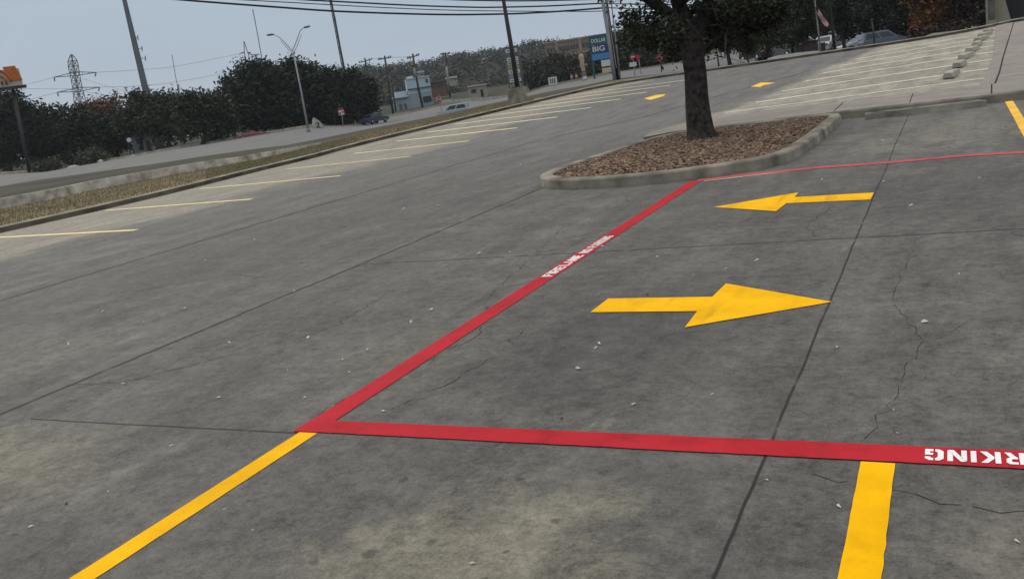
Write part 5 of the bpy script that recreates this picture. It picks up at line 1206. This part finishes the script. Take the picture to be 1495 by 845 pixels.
# dark timber enclosure behind the flagpole
fr = frame(1174, 80, 66); k = 66 / F; t = thing('bin_enclosure', 'dark brown slatted enclosure behind the foot of the flagpole', 'enclosure', fr[0])
bbox(MB(), fr, 0, 20, 0, 2.4, -4, 17, k).build('side_panel', K['wood'], t); bbox(MB(), fr, 22, 30, .2, 2.2, -4, 13, k).build('gate', K['dark_metal'], t); bbox(MB(), fr, -.5, 20.5, -.1, 2.5, 17, 18.2, k).build('cap_rail', K['bark_far'], t)
# pale canopy buildings beyond the lot
D = 170; k = D / F; fr = frame(1228, 38, D); t = thing('white_canopy', 'small pale building seen between the shaggy tree and the dark oak', 'building', fr[0])
bbox(MB(), fr, 0, 17, 0, 8, -4, 11, k).build('wall', K['beige_bld'], t); bbox(MB(), fr, -1, 18, -.5, 8.5, 11, 13, k).build('roof', K['white_p'], t); bbox(MB(), fr, 4, 9, -.1, -.003, 2, 7, k).build('window', K['glass'], t)
D = 95; k = D / F; fr = frame(1283, 53, D); t = thing('white_gate', 'pale garage-like wall glimpsed under the dark oaks above the people carrier', 'building', fr[0])
bbox(MB(), fr, 2, 17, 0, 4, -6, 9, k).build('wall', K['beige_bld'], t); bbox(MB(), fr, 1, 18, -.3, 4.3, 9, 10.4, k).build('roof', K['roof_grey'], t)
for a0 in (4, 8.5, 13): bbox(MB(), fr, a0, a0 + 2, -.08, -.003, -2, 6, k).build('window', K['glass'], t)

# ------------------------------------------------------------------ vehicles
def car(name, label, px, py, D, length, kind, paintk, heading, group=None, height=None):
    """heading: angle of the nose, 0 = towards picture right, in the vehicle's own level frame"""
    b = PX(px, py, D); vd = Vector((b.x, b.y, 0)).normalized(); r = Vector((vd.y, -vd.x, 0)); f = vd
    fx = r * math.cos(heading) + f * math.sin(heading); fy = Vector((-fx.y, fx.x, 0)); u = Vector((0, 0, 1))
    t = thing(name, label, name.split('_')[-1], b, group)
    L = length; W_ = 1.8 if kind != 'truck' else 1.95
    if kind == 'sedan': lo = [(-.5, .32), (-.5, .72), (-.46, .86), (-.33, .92), (.14, .92), (.42, .80), (.5, .66), (.5, .3)]; top_ = [(-.36, .92), (-.24, 1.38), (.04, 1.42), (.24, .92)]; hh = 1.42
    elif kind == 'suv': lo = [(-.5, .35), (-.5, .95), (-.47, 1.05), (.22, 1.05), (.45, .95), (.5, .75), (.5, .35)]; top_ = [(-.48, 1.05), (-.43, 1.66), (.05, 1.70), (.26, 1.05)]; hh = 1.7
    else: lo = [(-.5, .45), (-.5, 1.1), (-.12, 1.1), (.22, 1.1), (.46, 1.0), (.5, .8), (.5, .4)]; top_ = [(-.14, 1.1), (-.11, 1.72), (.1, 1.78), (.24, 1.1)]; hh = 1.78
    sc = (height or hh) / hh
    def P3(x, y, z): return b + fx * (x * L) + fy * y + u * (z * sc)
    def ext(pts, w0, w1, mb, zmid=None):
        n = len(pts); A = [P3(x, -(w0 if i in zmid else w1) if zmid else -w0, z) for i, (x, z) in enumerate(pts)]; B_ = [P3(x, (w0 if i in zmid else w1) if zmid else w0, z) for i, (x, z) in enumerate(pts)]
        mb.add(A + B_, [tuple(range(n)), tuple(range(2 * n - 1, n - 1, -1))] + [(i, i + n, (i + 1) % n + n, (i + 1) % n) for i in range(n)])
    mb = MB(); ext(lo, W_ / 2, W_ / 2, mb); ext(top_, W_ / 2 - .06, W_ / 2 - .22, mb, (0, len(top_) - 1)); mb.build('body', CP[paintk], t)
    # side windows and screens
    gx0, gx1 = top_[0][0], top_[-1][0]; zt = top_[1][1]; zb = top_[0][1]
    def lerp(a_, b_, q): return a_ + (b_ - a_) * q
    for sgn in (-1, 1):
        wn = MB(); nwin = 2
        for q0, q1 in ((.06, .5), (.54, .95)):
            pts = []
            for q, v in ((q0, .12), (q1, .12), (q1, .86), (q0, .86)):
                xb = lerp(gx0, gx1, q); xt = lerp(top_[1][0], top_[2][0], q); x = lerp(xb, xt, v); z = lerp(zb, zt, v); y = lerp(W_ / 2 - .06, W_ / 2 - .22, v) + .012; pts.append(P3(x, sgn * y, z))
            if sgn < 0: wn.add(pts, [(0, 1, 2, 3)])
            else: wn.add(pts, [(3, 2, 1, 0)])
        wn.build('window', K['glass'], t)
    for i0, i1, nm, s in ((3, 2, 'windscreen', 1), (0, 1, 'rear_window', -1)):
        pts = []
        for y_, v in ((-.85, .12), (.85, .12), (.8, .88), (-.8, .88)):
            x = lerp(top_[i0][0], top_[i1][0], v); z = lerp(top_[i0][1], top_[i1][1], v); y = y_ * lerp(W_ / 2 - .06, W_ / 2 - .22, v); pts.append(P3(x, y, z) + fx * (.012 * s) + u * .006)
        MB().add(pts, [(0, 1, 2, 3) if s > 0 else (3, 2, 1, 0)]).build(nm, K['glass'], t)
    for xw in (-.31, .32):
        for sgn in (-1, 1):
            c = P3(xw, sgn * (W_ / 2 - .1), 0) + u * .33
            w_ = MB().tube([c - fy * .11, c + fy * .11], .33, 16).build('wheel', K['tyre'], t); MB().tube([c + fy * (sgn * .10), c + fy * (sgn * .125)], .2, 12).build('rim', K['rim'], w_)
    for sgn in (-1, 1):
        z = lo[-2][1] - .05; MB().box(P3(.5, sgn * .62, z), fx, fy, u, -.02, .015, -.17, .17, -.07, .07).build('headlight', K['lamp_glass'], t)
        MB().box(P3(-.5, sgn * .66, .72), fx, fy, u, -.015, .02, -.14, .14, -.08, .08).build('taillight', K['tail'], t)
    return t
car('sedan', 'dark blue sedan on the road beside the lowest dark tree', 547, 181.0, 124, 4.5, 'sedan', 'navy', math.radians(50))
car('white_suv', 'pale tall car on the road behind the grass strip, below the stop sign', 664, 172.5, 112, 4.2, 'suv', 'teal', math.radians(166))
car('sports_car', 'low red car mostly hidden at the kerb below the tallest oak', 370, 203.5, 112, 4.3, 'sedan', 'red', math.radians(10), height=1.0)
PG = 'cars parked beyond the far kerb on the right'
car('parked_car', 'small dark car beside the thick tree trunk beyond the far kerb', 1110, 90, 72, 3.6, 'sedan', 'black', math.radians(120), PG)
car('parked_van', 'grey van-like car half hidden behind the thick tree trunk', 1145, 86.5, 70, 4.6, 'suv', 'grey', math.radians(130), PG)
car('parked_car', 'white hatchback just left of the dark brown enclosure', 1167, 81, 74, 4.3, 'sedan', 'white', math.radians(110), PG)
car('parked_car', 'white car higher up the slope just right of the flagpole', 1206, 58, 120, 4.6, 'sedan', 'white', math.radians(170), PG)
car('parked_car', 'white car in the gap between the green-black pole and the enclosure', 1213, 76.5, 76, 3.6, 'sedan', 'white', math.radians(60), PG)
car('parked_car', 'white car whose nose shows right of the shaggy narrow tree', 1241, 74, 76, 4.2, 'sedan', 'white', math.radians(20), PG)
car('parked_suv', 'pale tall car behind the blue-grey people carrier and the pale sedan', 1268, 67.5, 84, 4.6, 'suv', 'white', math.radians(8), PG)
car('parked_suv', 'blue-grey people carrier parked behind the thin dark post', 1291, 75.5, 64, 3.2, 'suv', 'blue', math.radians(12), PG, 1.5)
car('parked_car', 'pale sedan in front of the pale tall car, nose to the left', 1260, 77, 67, 3.6, 'sedan', 'teal', math.radians(200), PG, 1.3)

# ------------------------------------------------------------------ light, sky, haze
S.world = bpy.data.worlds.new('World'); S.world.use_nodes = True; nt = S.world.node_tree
bg = nt.nodes['Background']; sky = nt.nodes.new('ShaderNodeTexSky'); sky.sky_type = 'NISHITA'; sky.sun_disc = False
el, az = math.radians(42), math.radians(-60)
sky.sun_elevation = el; sky.sun_rotation = az; sky.air_density = 1.2; sky.dust_density = 3.5; sky.ozone_density = 1.0
tcw = nt.nodes.new('ShaderNodeTexCoord')
mpw = nt.nodes.new('ShaderNodeMapping'); mpw.inputs['Scale'].default_value = (1, 1, 3); nt.links.new(tcw.outputs['Generated'], mpw.inputs['Vector'])
cl = ramp_noise(nt, mpw.outputs[0], 1.6, 4, [(.3, (3.2, 4.2, 5.4)), (.72, (4.0, 4.9, 5.95))], .5)
mx = mixc(nt, .93, sky.outputs['Color'], cl)
sz = nt.nodes.new('ShaderNodeSeparateXYZ'); nt.links.new(tcw.outputs['Generated'], sz.inputs[0])
hf = mth(nt, 'MULTIPLY', smooth(nt, sz.outputs[2], .13, -.02), .7); mx = mixc(nt, hf, mx, (4.75, 5.35, 6.1))
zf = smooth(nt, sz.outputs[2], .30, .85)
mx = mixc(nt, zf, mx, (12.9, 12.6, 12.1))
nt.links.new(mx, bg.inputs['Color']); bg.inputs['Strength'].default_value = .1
sun = bpy.data.lights.new('sun', 'SUN'); sun.energy = 1.0; sun.angle = math.radians(25); sun.color = (1, .93, .82)
so = bpy.data.objects.new('sun', sun); COL.objects.link(so)
sd = Vector((math.sin(az) * math.cos(el), math.cos(az) * math.cos(el), math.sin(el)))
so.rotation_euler = sd.to_track_quat('Z', 'Y').to_euler(); so.location = (0, 0, 60)
# haze
hz = MB().abox(-1560, 1560, -200, 1560, -15, 95); ho = hz.build('haze', bpy.data.materials.new('haze_air'), kind='stuff'); hm = ho.data.materials[0]; hm.use_nodes = True; n = hm.node_tree
for q in list(n.nodes): n.nodes.remove(q)
out = n.nodes.new('ShaderNodeOutputMaterial'); pv = n.nodes.new('ShaderNodeVolumePrincipled'); pv.inputs['Color'].default_value = (.86, .92, 1.0, 1); pv.inputs['Density'].default_value = .00016; pv.inputs['Anisotropy'].default_value = .2
n.links.new(pv.outputs[0], out.inputs['Volume'])
S.view_settings.view_transform = 'Standard'; S.view_settings.look = 'None'; S.view_settings.exposure = 0; S.view_settings.gamma = 1
S.render.engine = 'CYCLES'
try: S.cycles.use_denoising = True
except Exception: pass
S.cycles.max_bounces = 6; S.cycles.diffuse_bounces = 3; S.cycles.volume_bounces = 1
